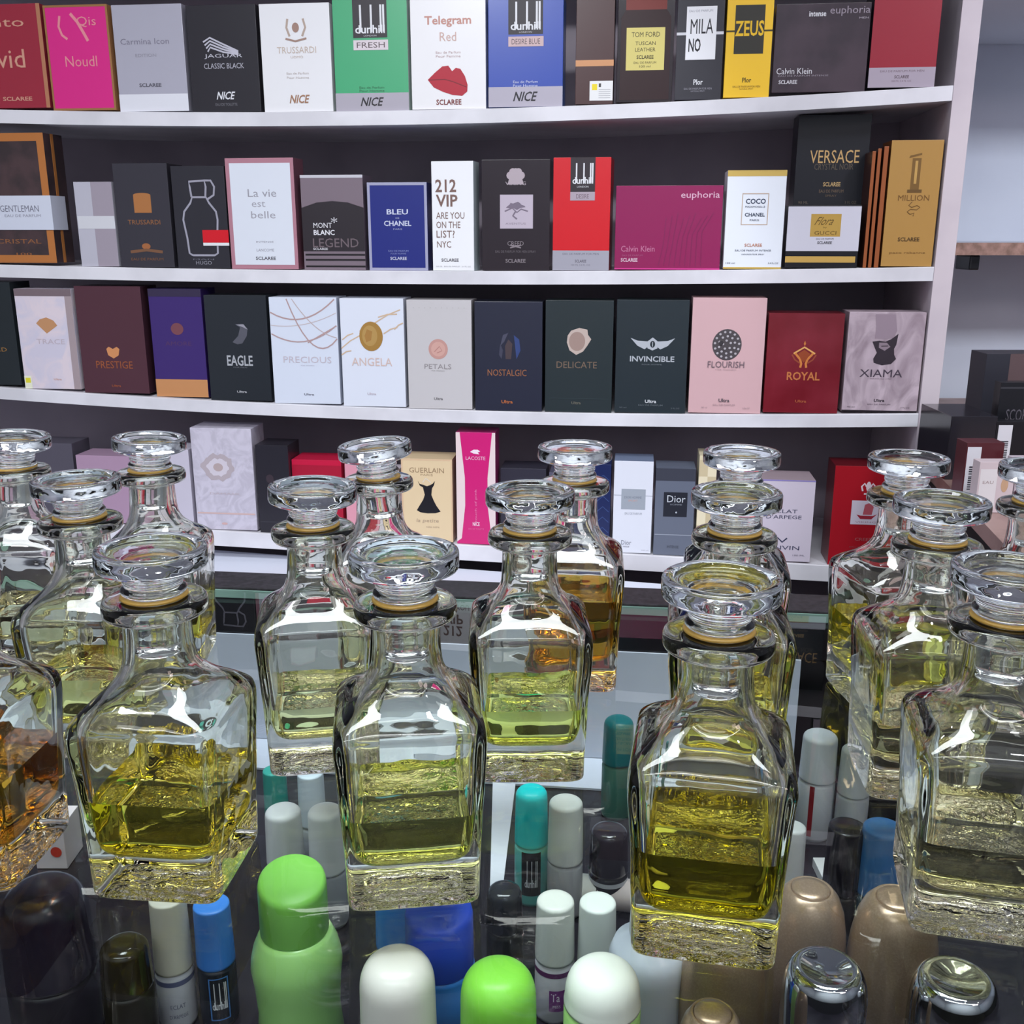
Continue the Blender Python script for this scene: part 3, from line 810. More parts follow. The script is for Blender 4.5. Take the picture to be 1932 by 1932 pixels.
def d_(P):
    c = (206, 126, 64)
    P.poly([(0.50, 0.73), (0.485, 0.70), (0.50, 0.675), (0.515, 0.70)], c); P.line([(0.36, 0.60), (0.50, 0.665), (0.645, 0.60)], 0.022, (226, 170, 100)); P.line([(0.38, 0.605), (0.45, 0.545), (0.47, 0.50), (0.46, 0.46)], 0.03, c); P.line([(0.62, 0.605), (0.55, 0.545), (0.53, 0.50), (0.54, 0.46)], 0.03, c); P.poly([(0.42, 0.60), (0.5, 0.64), (0.58, 0.60), (0.54, 0.545), (0.5, 0.51), (0.46, 0.545)], (150, 70, 40)); P.line([(0.34, 0.59), (0.38, 0.54), (0.45, 0.505)], 0.02, (150, 70, 50)); P.line([(0.66, 0.59), (0.62, 0.54), (0.55, 0.505)], 0.02, (150, 70, 50))
    P.t('ROYAL', 0.51, 0.375, 0.44, 0.085, (196, 118, 68)); P.t('Ultra', 0.50, 0.12, 0.15, 0.028, (176, 92, 60))
carton(3, 1438, 1580, 591, None, 'wine red carton with an orange crown emblem on the third shelf', d_, m=noisy((112, 28, 38), (128, 40, 52), 10, 0.14, 'wine_film', bump=0.12))
def d_(P):
    P.r(0, -0.0, 1, 0.018, (36, 30, 36), 'border')
    P.poly([(0.34, 0.98), (0.60, 0.98), (0.64, 0.82), (0.60, 0.74), (0.36, 0.74), (0.36, 0.86)], (150, 132, 144)); P.poly([(0.33, 0.71), (0.42, 0.72), (0.50, 0.71), (0.58, 0.74), (0.66, 0.79), (0.645, 0.68), (0.62, 0.64), (0.63, 0.58), (0.66, 0.54), (0.60, 0.49), (0.48, 0.475), (0.37, 0.50), (0.36, 0.54), (0.40, 0.60), (0.36, 0.66)], (54, 46, 54)); P.poly([(0.42, 0.70), (0.52, 0.70), (0.57, 0.66), (0.50, 0.62), (0.42, 0.65)], (140, 124, 134)); P.line([(0.45, 0.665), (0.54, 0.668)], 0.012, (60, 50, 58))
    P.t('XIAMA', 0.48, 0.395, 0.56, 0.075, (74, 64, 76)); P.t('MADE IN UAE', 0.48, 0.34, 0.28, 0.01, (130, 112, 122)); P.t('Ultra', 0.49, 0.12, 0.14, 0.03, (50, 44, 52)); P.t('EAU DE PARFUM', 0.49, 0.08, 0.3, 0.014, (110, 96, 106))
    P.t('90 ml', 0.12, 0.05, 0.1, 0.012, (80, 70, 80)); P.t('3 FL.OZ', 0.84, 0.05, 0.12, 0.012, (80, 70, 80))
carton(3, 1586, 1730, 589, None, 'mauve marbled carton with a dark statue bust, at the right end of the third shelf', d_, m=noisy((150, 132, 142), (196, 178, 188), 26, 0.35, 'mauve_marble', dist=2.0, stretch=(1, 1, 0.5), lo=0.3, hi=0.65))

# ---- lowest row, mostly behind the decanters
carton(4, -20, 60, 850, (92, 88, 100), 'dull grey carton at the left end of the lowest shelf', None)
carton(4, 66, 152, 836, (84, 80, 92), 'charcoal grey carton behind the back left decanters', None, back=0.02)
carton(4, 156, 268, 860, (170, 140, 164), 'mauve pink carton behind the back left decanters', None)
carton(4, 272, 318, 845, (88, 84, 90), 'narrow dark carton left of the pale pair on the lowest shelf', None)
carton(4, 322, 368, 848, (196, 190, 204), 'slim pale carton beside the big damask one', None)
def d_(P):
    P.e(0.42, 0.62, 0.27, 0.13, (178, 166, 172), wob=0.12); P.e(0.42, 0.62, 0.18, 0.085, (206, 198, 208), wob=0.12); P.e(0.42, 0.62, 0.08, 0.04, (178, 160, 160)); P.t('DAMASK', 0.5, 0.36, 0.5, 0.02, (190, 176, 182)); P.r(0.02, 0.155, 0.98, 0.17, (206, 176, 172), 'border'); P.e(0.46, 0.06, 0.05, 0.012, (206, 170, 168))
carton(4, 373, 487, 808, None, 'large pale silver carton with a faint damask medallion on the lowest shelf', d_, m=noisy((204, 198, 212), (188, 182, 196), 22, 0.3, 'damask', dist=3.0), side=None)
def d_(P):
    P.e(0.4, 0.62, 0.12, 0.05, (60, 50, 58)); P.r(0.02, 0.12, 0.98, 0.13, (60, 58, 66), 'border')
carton(4, 491, 553, 840, (42, 40, 48), 'small black carton left of the red one on the lowest shelf', d_)
def d_(P):
    P.r(0, 0, 1, 0.93, (166, 22, 52))
carton(4, 557, 650, 868, (196, 30, 66), 'bright red carton behind the decanters on the lowest shelf', d_, back=0.02)
carton(4, 655, 700, 848, (216, 150, 166), 'pink carton right of the red one on the lowest shelf', None, back=0.02)
carton(4, 704, 752, 890, (206, 196, 206), 'pale carton hidden behind a decanter neck on the lowest shelf', None, back=0.02)
def d_(P):
    P.frame(0, 0, 1, 1, 0.03, (216, 184, 150)); P.t('GUERLAIN', 0.5, 0.865, 0.68, 0.06, (150, 124, 96)); P.t('PARIS', 0.5, 0.81, 0.24, 0.025, (170, 146, 116))
    P.poly([(0.32, 0.74), (0.36, 0.70), (0.43, 0.69), (0.5, 0.675), (0.57, 0.69), (0.62, 0.71), (0.66, 0.74), (0.64, 0.69), (0.60, 0.65), (0.585, 0.57), (0.63, 0.50), (0.68, 0.44), (0.76, 0.37), (0.66, 0.35), (0.5, 0.345), (0.36, 0.355), (0.29, 0.38), (0.36, 0.45), (0.42, 0.51), (0.455, 0.57), (0.42, 0.66), (0.36, 0.68)], (26, 24, 30)); P.line([(0.42, 0.72), (0.48, 0.77), (0.58, 0.72)], 0.012, (220, 216, 214))
    P.t('la petite', 0.5, 0.25, 0.44, 0.055, (176, 154, 132), slant=0.3); P.t('robe noire', 0.6, 0.18, 0.26, 0.025, (176, 154, 132))
carton(4, 760, 856, 866, (222, 198, 160), 'cream carton with a little black dress on the lowest shelf', d_)
def d_(P):
    P.poly([(0.0, 1.0), (0.10, 1.0), (0.22, 0.6), (0.22, 0.35), (0.12, 0.05), (0.0, 0.02)], (226, 206, 206), 'side_print'); P.poly([(1.0, 1.0), (0.92, 1.0), (0.80, 0.6), (0.80, 0.35), (0.90, 0.05), (1.0, 0.02)], (226, 206, 206), 'side_print')
    P.t('LACOSTE', 0.5, 0.775, 0.5, 0.03, (236, 190, 214)); P.poly([(0.36, 0.83), (0.45, 0.85), (0.56, 0.85), (0.62, 0.835), (0.55, 0.825), (0.60, 0.81), (0.45, 0.815)], (240, 220, 232)); P.t('touch of pink', 0.5, 0.35, 0.07, 0.3, (226, 130, 178), rot=True)
    P.t('NICE', 0.5, 0.185, 0.18, 0.035, (240, 210, 226)); P.t('EAU DE TOILETTE', 0.5, 0.14, 0.4, 0.015, (220, 110, 160))
carton(4, 862, 936, 816, (204, 36, 116), 'hot pink carton with white waisted sides on the lowest shelf', d_, side=(150, 30, 96), depth=0.055)
carton(4, 944, 1030, 884, (52, 50, 62), 'dark low carton between the hot pink and the navy one', None, back=0.03)
carton(4, 1034, 1088, 892, (86, 84, 104), 'grey-blue low carton behind a decanter on the lowest shelf', None, back=0.02)
def d_(P):
    for k in range(7):
        P.line([(0.55, 0.1 + 0.12 * k), (0.75, 0.16 + 0.12 * k), (0.95, 0.1 + 0.12 * k)], 0.025, (60, 78, 130))
carton(4, 1092, 1150, 876, (30, 40, 84), 'navy patterned carton left of the white one on the lowest shelf', d_)
def d_(P):
    P.r(0.20, 0.48, 0.82, 0.70, (156, 162, 172)); P.t('DIOR HOMME', 0.5, 0.61, 0.44, 0.025, (110, 116, 128)); P.t('SPORT', 0.5, 0.575, 0.24, 0.02, (196, 150, 140)); P.t('EAU DE PARFUM', 0.52, 0.435, 0.44, 0.025, (160, 164, 176))
    P.t('Dior', 0.36, 0.115, 0.26, 0.05, (130, 132, 146)); P.t('NICE', 0.36, 0.07, 0.16, 0.015, (150, 150, 162)); P.t('100 ml', 0.85, 0.035, 0.18, 0.012, (150, 150, 162)); P.r(0, 0.63, 0.2, 0.635, (180, 184, 196), 'border'); P.r(0.82, 0.63, 1, 0.635, (180, 184, 196), 'border')
carton(4, 1154, 1228, 870, (218, 220, 230), 'white carton with a grey name square on the lowest shelf', d_, side=(120, 132, 158))
def d_(P):
    P.r(0, 0.86, 1, 1, (60, 62, 74)); P.r(0.22, 0.45, 0.82, 0.73, (34, 36, 46)); P.t('Dior', 0.54, 0.655, 0.46, 0.08, (196, 200, 208)); P.t('HOMME', 0.54, 0.59, 0.3, 0.018, (130, 134, 144)); P.e(0.55, 0.50, 0.02, 0.01, (190, 194, 204)); P.r(0.02, 0.235, 1, 0.245, (150, 156, 170), 'border'); P.t('INTENSE', 0.5, 0.10, 0.3, 0.03, (70, 74, 86))
carton(4, 1231, 1306, 884, (100, 106, 122), 'slate grey carton with a black name square on the lowest shelf', d_)
def d_(P):
    for j in range(6):
        for k in range(2):
            P.r(0.5 * k, 0.16 * j, 0.5 * k + 0.5, 0.16 * j + 0.16, (200, 184, 150) if (j + k) % 2 else (226, 214, 184), 'check_print')
carton(4, 1310, 1344, 860, (216, 204, 172), 'narrow cream chequered carton behind the decanters', d_)
def d_(P):
    P.t('ECLAT', 0.62, 0.62, 0.34, 0.045, (64, 66, 92)); P.t("D'ARPEGE", 0.62, 0.55, 0.46, 0.045, (64, 66, 92)); P.t('LANVIN', 0.60, 0.17, 0.5, 0.05, (64, 66, 92)); P.line([(0.5, 0.24), (0.56, 0.29), (0.62, 0.24), (0.68, 0.29)], 0.02, (64, 66, 92)); P.r(0, 0.985, 1, 1, (140, 130, 190), 'border'); P.t('100 ML', 0.85, 0.08, 0.16, 0.02, (130, 124, 140))
carton(4, 1384, 1528, 905, (206, 196, 210), 'squat white carton with small navy capitals on the lowest shelf', d_, back=0.004, depth=0.075, side=(170, 152, 160))
def d_(P):
    c = (216, 196, 204)
    P.e(0.5, 0.80, 0.035, 0.05, c); P.line([(0.42, 0.755), (0.40, 0.80), (0.44, 0.83), (0.47, 0.80)], 0.025, c); P.line([(0.58, 0.755), (0.60, 0.80), (0.56, 0.83), (0.53, 0.80)], 0.025, c); P.r(0.44, 0.72, 0.56, 0.735, c, 'emblem')
    P.r(0.28, 0.42, 0.74, 0.66, (196, 186, 200)); P.poly([(0.36, 0.52), (0.42, 0.475), (0.58, 0.475), (0.66, 0.53), (0.60, 0.51), (0.42, 0.51)], (150, 40, 56)); P.poly([(0.45, 0.52), (0.47, 0.62), (0.54, 0.64), (0.60, 0.60), (0.58, 0.52)], (170, 80, 92)); P.t('VIKING', 0.5, 0.445, 0.3, 0.018, (150, 120, 134))
    P.t('CREED', 0.5, 0.27, 0.26, 0.03, (170, 90, 96)); P.t('EAU DE PARFUM', 0.5, 0.19, 0.4, 0.015, (150, 70, 80))
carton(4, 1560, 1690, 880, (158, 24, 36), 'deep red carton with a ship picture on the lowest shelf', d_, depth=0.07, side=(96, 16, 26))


# ------------------------------------------------------------------ right hand corner: wall boards and side counter
M_chip = noisy((176, 140, 128), (132, 104, 92), 60, 0.8, 'chipboard_edge', detail=8, lo=0.35, hi=0.65)
M_wboard = mat((206, 210, 220), 0.5)


def wall_board(px, py, front, label, x_end=2.28, th=0.024):
    d = ray(px, py)
    t = front / d.y
    q = Vector((0, 0, CAMZ)) + d * t
    bm = bmesh.new(); add_box(bm, q.x, front + 0.002, q.z - th, x_end, 2.398, q.z)
    o = fin('wall_board', bm, M_wboard)
    tag(o, label, 'shelf')
    bm = bmesh.new(); add_box(bm, q.x, front, q.z - th, x_end, front + 0.0018, q.z); fin('raw_edge', bm, M_chip, o)
    for k in range(2 if py > 100 else 0):
        bm = bmesh.new(); add_box(bm, q.x + 0.07 + 0.5 * k, front + 0.03, q.z - th - 0.03, q.x + 0.09 + 0.5 * k, front + 0.10, q.z - th - 0.0005, 0.003); fin('bracket', bm, M_black, o)
    return o


wall_board(1780, 458, 2.10, 'white board with raw chipboard edge on the right wall, at mid height')
wall_board(1845, -32, 1.95, 'white board with raw chipboard edge, highest at the right of the photo')

ZS = 0.955
sc_root = link('side_counter', None, None, (0, 0, 0))
tag(sc_root, 'dark side counter with brown wooden edge, at the right behind the decanters', 'counter')
a, b = on_z(1760, 885, ZS), on_z(1975, 1112, ZS)
bm = bmesh.new()
pts = [a, b, Vector((2.28, b.y, ZS)), Vector((2.28, 2.38, ZS)), Vector((0.86, 2.38, ZS)), Vector((0.86, 1.67, ZS)), Vector((a.x, 1.67, ZS))]
lo_ = [bm.verts.new((p.x, p.y, ZS - 0.022)) for p in pts]
up_ = [bm.verts.new((p.x, p.y, ZS)) for p in pts]
bm.faces.new(up_); bm.faces.new(lo_[::-1])
for k in range(7):
    bm.faces.new((lo_[k], lo_[(k + 1) % 7], up_[(k + 1) % 7], up_[k]))
fin('counter_top', bm, noisy((150, 122, 116), (126, 100, 94), 18, 0.4, 'brown_top'), sc_root, recalc=True)
bm = bmesh.new(); add_box(bm, b.x + 0.10, b.y + 0.08, 0.0, 2.26, 1.66, ZS - 0.0225); fin('body', bm, M_blackmat, sc_root)


def standing(pxl, pxr, pyb, pyt, zb, color, label, yaw=0, depth=0.05, draw=None, side=None, rough=0.35, base='z', group='cartons on the side counter', name='perfume_carton', cat='box', m=None):
    p = on_z((pxl + pxr) / 2, pyb, zb)
    Zc = p.y * math.cos(PITCH) - (p.z - CAMZ) * math.sin(PITCH)
    wd = (pxr - pxl) * Zc / F
    # height from the top pixel, along the plumb line over the front base
    lo, hi = 0.001, 0.5
    for _ in range(30):
        mid = (lo + hi) / 2
        q = Vector((p.x, p.y, zb + mid - CAMZ))
        yy = 966 - F * (q.y * math.sin(PITCH) + q.z * math.cos(PITCH)) / (q.y * math.cos(PITCH) - q.z * math.sin(PITCH))
        if yy > pyt:
            lo = mid
        else:
            hi = mid
    bm = bmesh.new(); add_box(bm, -wd / 2, 0, 0, wd / 2, depth, lo, 0.0006)
    mats = [m or mat(color, rough, 0, 0.3)]
    if side is not None:
        mats.append(mat(side, rough, 0, 0.3))
        for f in bm.faces:
            f.normal_update()
            if f.normal.y > -0.9:
                f.material_index = 1
    o = fin(name, bm, mats, None, (p.x, p.y, zb + 0.0004), math.radians(yaw))
    tag(o, label, cat, group)
    if draw:
        P = Print(wd, lo); draw(P); P.done(o, (-wd / 2, 0, 0))
    return o, wd, lo


def barcode(P, x0, y0, x1, y1, vert=True):
    P.r(x0, y0, x1, y1, (214, 212, 218), 'barcode_label')
    rr = random.Random(5)
    n = 11
    for k in range(n):
        if vert:
            z = y0 + (y1 - y0) * (0.12 + 0.5 * k / n)
            P.r(x0 + (x1 - x0) * 0.25, z, x0 + (x1 - x0) * 0.8, z + (y1 - y0) * rr.uniform(0.012, 0.03), (60, 58, 66), 'barcode')
        else:
            x = x0 + (x1 - x0) * (0.1 + 0.8 * k / n)
            P.r(x, y0 + (y1 - y0) * 0.2, x + (x1 - x0) * rr.uniform(0.02, 0.04), y0 + (y1 - y0) * 0.8, (60, 58, 66), 'barcode')


G2 = 'cartons on the side counter'
zc = ZS
standing(1782, 1868, 905, 786, zc, (30, 29, 36), 'wide black carton lying at the back of the side counter', depth=0.12, rough=0.2)
o, wd, h = standing(1838, 1966, 868, 668, zc, (50, 50, 58), 'tall dark grey carton at the back of the side counter', depth=0.06, draw=lambda P: P.r(0.34, 0.0, 1, 1, (96, 78, 80)), yaw=0)
standing(1868, 1990, 890, 722, zc, (26, 27, 32), 'black carton with faint grey lettering on the side counter', depth=0.022, draw=lambda P: (P.t('SCORE', 0.32, 0.64, 0.38, 0.13, (92, 88, 96)), P.r(0, 0.93, 1, 0.95, (60, 60, 66), 'border')))
standing(1866, 1960, 905, 796, zc, (22, 22, 27), 'black carton with a white barcode tag, behind the right hand decanter', depth=0.02, draw=lambda P: barcode(P, 0.06, 0.26, 0.34, 0.94))
standing(1812, 1882, 946, 836, zc, (82, 34, 40), 'dark maroon carton with a white barcode tag on the side counter', depth=0.035, draw=lambda P: barcode(P, 0.03, 0.1, 0.40, 0.93))
standing(1838, 1905, 968, 872, zc, (206, 190, 194), 'pale pink carton with small gold print on the side counter', depth=0.022, draw=lambda P: (P.r(0.04, 0.1, 0.52, 0.86, (220, 214, 216)), P.e(0.75, 0.55, 0.10, 0.14, (196, 160, 130)), P.t('EAU', 0.28, 0.6, 0.3, 0.06, (160, 140, 140))))
standing(1908, 1990, 962, 868, zc, (196, 184, 192), 'lilac carton with barcode on the side counter', depth=0.03, draw=lambda P: barcode(P, 0.05, 0.1, 0.5, 0.9))

# ------------------------------------------------------------------ glass display counter
def counter_pane(name, tint):
    m = bpy.data.materials.new(name)
    m.use_nodes = True
    nt = m.node_tree
    nt.nodes.remove(nt.nodes['Principled BSDF'])
    out = nt.nodes['Material Output']
    t = nt.nodes.new('ShaderNodeBsdfTransparent'); t.inputs[0].default_value = (*tint, 1)
    g = nt.nodes.new('ShaderNodeBsdfGlossy'); g.inputs['Roughness'].default_value = 0.0
    fr = nt.nodes.new('ShaderNodeFresnel'); fr.inputs['IOR'].default_value = 1.5
    ge = nt.nodes.new('ShaderNodeNewGeometry')
    sb = nt.nodes.new('ShaderNodeMath'); sb.operation = 'SUBTRACT'; sb.inputs[0].default_value = 1.0
    mu = nt.nodes.new('ShaderNodeMath'); mu.operation = 'MULTIPLY'
    mx = nt.nodes.new('ShaderNodeMixShader')
    nt.links.new(ge.outputs['Backfacing'], sb.inputs[1])
    nt.links.new(sb.outputs[0], mu.inputs[0]); nt.links.new(fr.outputs[0], mu.inputs[1])
    nt.links.new(mu.outputs[0], mx.inputs[0]); nt.links.new(t.outputs[0], mx.inputs[1]); nt.links.new(g.outputs[0], mx.inputs[2])
    nt.links.new(mx.outputs[0], out.inputs['Surface'])
    return m


M_pane = counter_pane('counter_glass', (0.95, 0.975, 0.965))
ZF = 0.85                      # inner deck the toiletries stand on
gc = link('glass_counter', None, None, tuple(K0), -YAW)
tag(gc, 'glass topped display counter with black rear rail, the decanters standing on it', 'counter')
XL, XR, YF = -0.95, 0.80, -0.78
bm = bmesh.new(); add_box(bm, XL, YF, 0.992, XR, 0.0, 1.0); fin('glass_top', bm, M_pane, gc)
bm = bmesh.new(); add_box(bm, XL, 0.0005, 0.955, XR, 0.046, 1.0025, 0.001); fin('rear_rail', bm, noisy((16, 14, 18), (34, 30, 36), 220, 0.5, 'speckled_rail'), gc)
bm = bmesh.new(); add_box(bm, XL, -0.012, 0.9615, XR, -0.0005, 0.9915); fin('rail_lip', bm, M_black, gc)
bm = bmesh.new(); add_box(bm, XL, 0.0, 0.0, XR, 0.02, 0.9545); fin('rear_panel', bm, M_blackmat, gc)
bm = bmesh.new(); add_box(bm, XL, YF, 0.83, XR, -0.0005, ZF); fin('inner_deck', bm, noisy((20, 18, 24), (34, 30, 38), 10, 0.25, 'dark_deck'), gc)
bm = bmesh.new(); add_box(bm, XL, YF, 0.0, XR, YF + 0.02, 0.9915); fin('front_panel', bm, M_blackmat, gc)
bm = bmesh.new(); add_box(bm, XL - 0.02, YF, 0.0, XL, 0.046, 0.9915); fin('end_panel', bm, M_blackmat, gc)
bm = bmesh.new(); add_box(bm, XR, YF, 0.0, XR + 0.02, 0.046, 0.9915); fin('end_panel', bm, M_blackmat, gc)
bm = bmesh.new(); add_box(bm, XL, -0.0009, 0.9925, XR, -0.0001, 1.0004); fin('glass_edge', bm, mat((120, 150, 140), 0.3), gc)
# white liner: upright back and floor sheet, ending right of the middle
q = on_z(1500, 1470, ZF + 0.002)
ur = (q - K0).dot(E)
vf = (on_z(1150, 1490, ZF + 0.002) - K0).dot(NB)
bm = bmesh.new(); add_box(bm, XL + 0.001, -0.0145, ZF + 0.003, ur, -0.0125, 0.961)
o = fin('white_liner', bm, noisy((196, 200, 214), (184, 188, 204), 5, 0.5, 'liner_card'), gc)
bm = bmesh.new(); add_box(bm, XL + 0.001, vf, ZF + 0.0003, ur, -0.0125, ZF + 0.0023); fin('floor_liner', bm, o.data.materials[0], gc)

# ------------------------------------------------------------------ decanters
M_glass = glass_mat('decanter_glass', (0.974, 0.976, 0.94), 1.5, bump=0.28, bscale=55, bdist=0.0014, detail=1.0)
M_glass_in = glass_mat('decanter_glass_inner', (0.988, 0.99, 0.97), 1.5, bump=0.28, bscale=45, bdist=0.0016, detail=1.0)
M_glass_bot = glass_mat('decanter_glass_foot', (0.94, 0.90, 0.88), 1.5, bump=1.0, bscale=150, bdist=0.006, detail=3.0)
M_stop = glass_mat('stopper_glass', (0.985, 0.998, 1.0), 1.5, bump=0.25, bscale=90, bdist=0.0014, detail=2.0)
M_seal = mat((206, 166, 78), 0.35)
M_seal.node_tree.nodes['Principled BSDF'].inputs['Transmission Weight'].default_value = 0.5


def smooth_levels(P, sub=4):
    out = []
    for i in range(len(P) - 1):
        p0 = P[max(i - 1, 0)]; p1 = P[i]; p2 = P[i + 1]; p3 = P[min(i + 2, len(P) - 1)]
        for s in range(sub):
            t = s / sub
            r = []
            for a, b_, c_, d_2 in zip(p0, p1, p2, p3):
                m1 = (c_ - a) * 0.35; m2 = (d_2 - b_) * 0.35
                r.append((2 * t ** 3 - 3 * t ** 2 + 1) * b_ + (t ** 3 - 2 * t ** 2 + t) * m1 + (-2 * t ** 3 + 3 * t ** 2) * c_ + (t ** 3 - t ** 2) * m2)
            out.append(tuple(r))
    out.append(tuple(P[-1]))
    return out


# (z, half width, squareness), centimetres
OUTER = [(0.0, 2.95, 7), (0.10, 3.22, 9), (0.40, 3.36, 12), (2.0, 3.40, 12), (5.0, 3.52, 12), (8.2, 3.72, 12), (9.1, 3.76, 11), (9.7, 3.66, 9), (10.2, 3.25, 6.0), (10.75, 2.6, 3.8), (11.4, 2.08, 2.7), (12.1, 1.80, 2.15), (13.2, 1.70, 2), (14.3, 1.68, 2), (14.46, 1.80, 2), (14.54, 2.25, 2), (14.64, 2.48, 2), (14.82, 2.57, 2), (15.12, 2.57, 2), (15.32, 2.50, 2), (15.42, 2.3, 2), (15.42, 1.6, 2)]
INNER = [(15.38, 1.42, 2), (15.2, 1.34, 2), (14.6, 1.30, 2), (12.9, 1.30, 2), (12.0, 1.42, 2.1), (11.3, 1.72, 2.6), (10.7, 2.2, 3.6), (10.1, 2.75, 5.5), (9.5, 3.10, 8), (8.8, 3.22, 10), (5.0, 3.04, 10), (3.4, 2.94, 9), (2.75, 2.78, 8), (2.4, 2.45, 6.5), (2.28, 2.0, 5)]
OUT_S = smooth_levels(OUTER, 4)
IN_S = smooth_levels(INNER, 5)
NSEG = 72
from mathutils import noise as mnoise


def ringpts(z, h, n, seed=0.0, amp=0.0):
    r = []
    for k in range(NSEG):
        t = 2 * PI * (k + 0.5) / NSEG
        c_, s_ = math.cos(t), math.sin(t)
        x = math.copysign(abs(c_) ** (2 / n), c_) * h
        y = math.copysign(abs(s_) ** (2 / n), s_) * h
        if amp:
            d = mnoise.noise(Vector((x * 0.7 + seed, y * 0.7, z * 0.55))) * amp
            x *= 1 + d; y *= 1 + d
        r.append(Vector((x, y, z)) * 0.01)
    return r


def loft(bm, levels, seed, amp, mi, flip=False, start=None):
    rings = []
    for L in levels:
        rings.append([bm.verts.new(p) for p in ringpts(*L, seed=seed, amp=amp)])
    if start:
        rings.insert(0, start)
    for a_, b_ in zip(rings, rings[1:]):
        for k in range(NSEG):
            k2 = (k + 1) % NSEG
            f = bm.faces.new((a_[k], a_[k2], b_[k2], b_[k]))
            f.material_index = mi; f.smooth = True
    return rings


def cap_disc(bm, ring, z, mi, up=True, amp=0.0):
    """closes a ring with concentric rings so that shading stays even"""
    cur = ring
    cx = sum((v.co for v in ring), Vector()) / len(ring)
    for s in (0.8, 0.5, 0.2):
        nx = [bm.verts.new(Vector(((v.co.x - cx.x) * s + cx.x, (v.co.y - cx.y) * s + cx.y, z))) for v in ring]
        for k in range(NSEG):
            k2 = (k + 1) % NSEG
            f = bm.faces.new((cur[k], cur[k2], nx[k2], nx[k])); f.material_index = mi; f.smooth = True
        cur = nx
    c = bm.verts.new(Vector((cx.x, cx.y, z)))
    for k in range(NSEG):
        f = bm.faces.new((cur[k], cur[(k + 1) % NSEG], c)); f.material_index = mi; f.smooth = True


STOP = [(0, 12.45), (0.95, 12.45), (1.08, 12.5), (1.13, 12.65), (1.14, 13.0), (1.17, 14.8), (1.2, 15.45), (1.3, 15.62), (1.5, 15.66), (1.58, 15.75), (1.6, 15.9), (1.52, 16.02), (1.43, 16.1), (1.42, 16.2), (1.48, 16.3), (1.5, 16.42), (1.46, 16.52), (1.55, 16.62), (1.85, 16.74), (2.25, 16.9), (2.52, 17.0), (2.65, 17.07), (2.70, 17.18), (2.71, 17.5), (2.70, 17.84), (2.67, 17.94), (2.60, 17.99), (2.4, 18.01), (2.22, 17.99), (2.15, 17.93), (2.09, 17.8), (2.0, 17.74), (1.7, 17.72), (0.9, 17.73), (0, 17.75)]
bm = bmesh.new()
add_lathe(bm, [(r * 0.01, z * 0.01) for r, z in STOP], 56)
stop_me = fin('stopper_mesh', bm, M_stop, smooth=True, recalc=True)
stop_data = stop_me.data
bpy.data.objects.remove(stop_me)
bm = bmesh.new()
add_lathe(bm, [(0.0125, 0.1540), (0.0158, 0.1543), (0.0166, 0.1548), (0.0163, 0.1556), (0.0152, 0.1562), (0.0132, 0.1558), (0.0125, 0.1552), (0.0125, 0.1540)], 48)
so = fin('seal_mesh', bm, M_seal, smooth=True, recalc=True)
seal_data = so.data
bpy.data.objects.remove(so)
_liq = {}


def liquid_mats(c):
    if c not in _liq:
        t = tuple(c)
        _liq[c] = (glass_mat('oil_side', t, 1.38 / 1.5, bump=0.28, bscale=45, bdist=0.0016, detail=1.0),
                   glass_mat('oil_surface', tuple(v ** 0.6 for v in t), 1.38, bump=0.1, bscale=40, bdist=0.0006))
    return _liq[c]


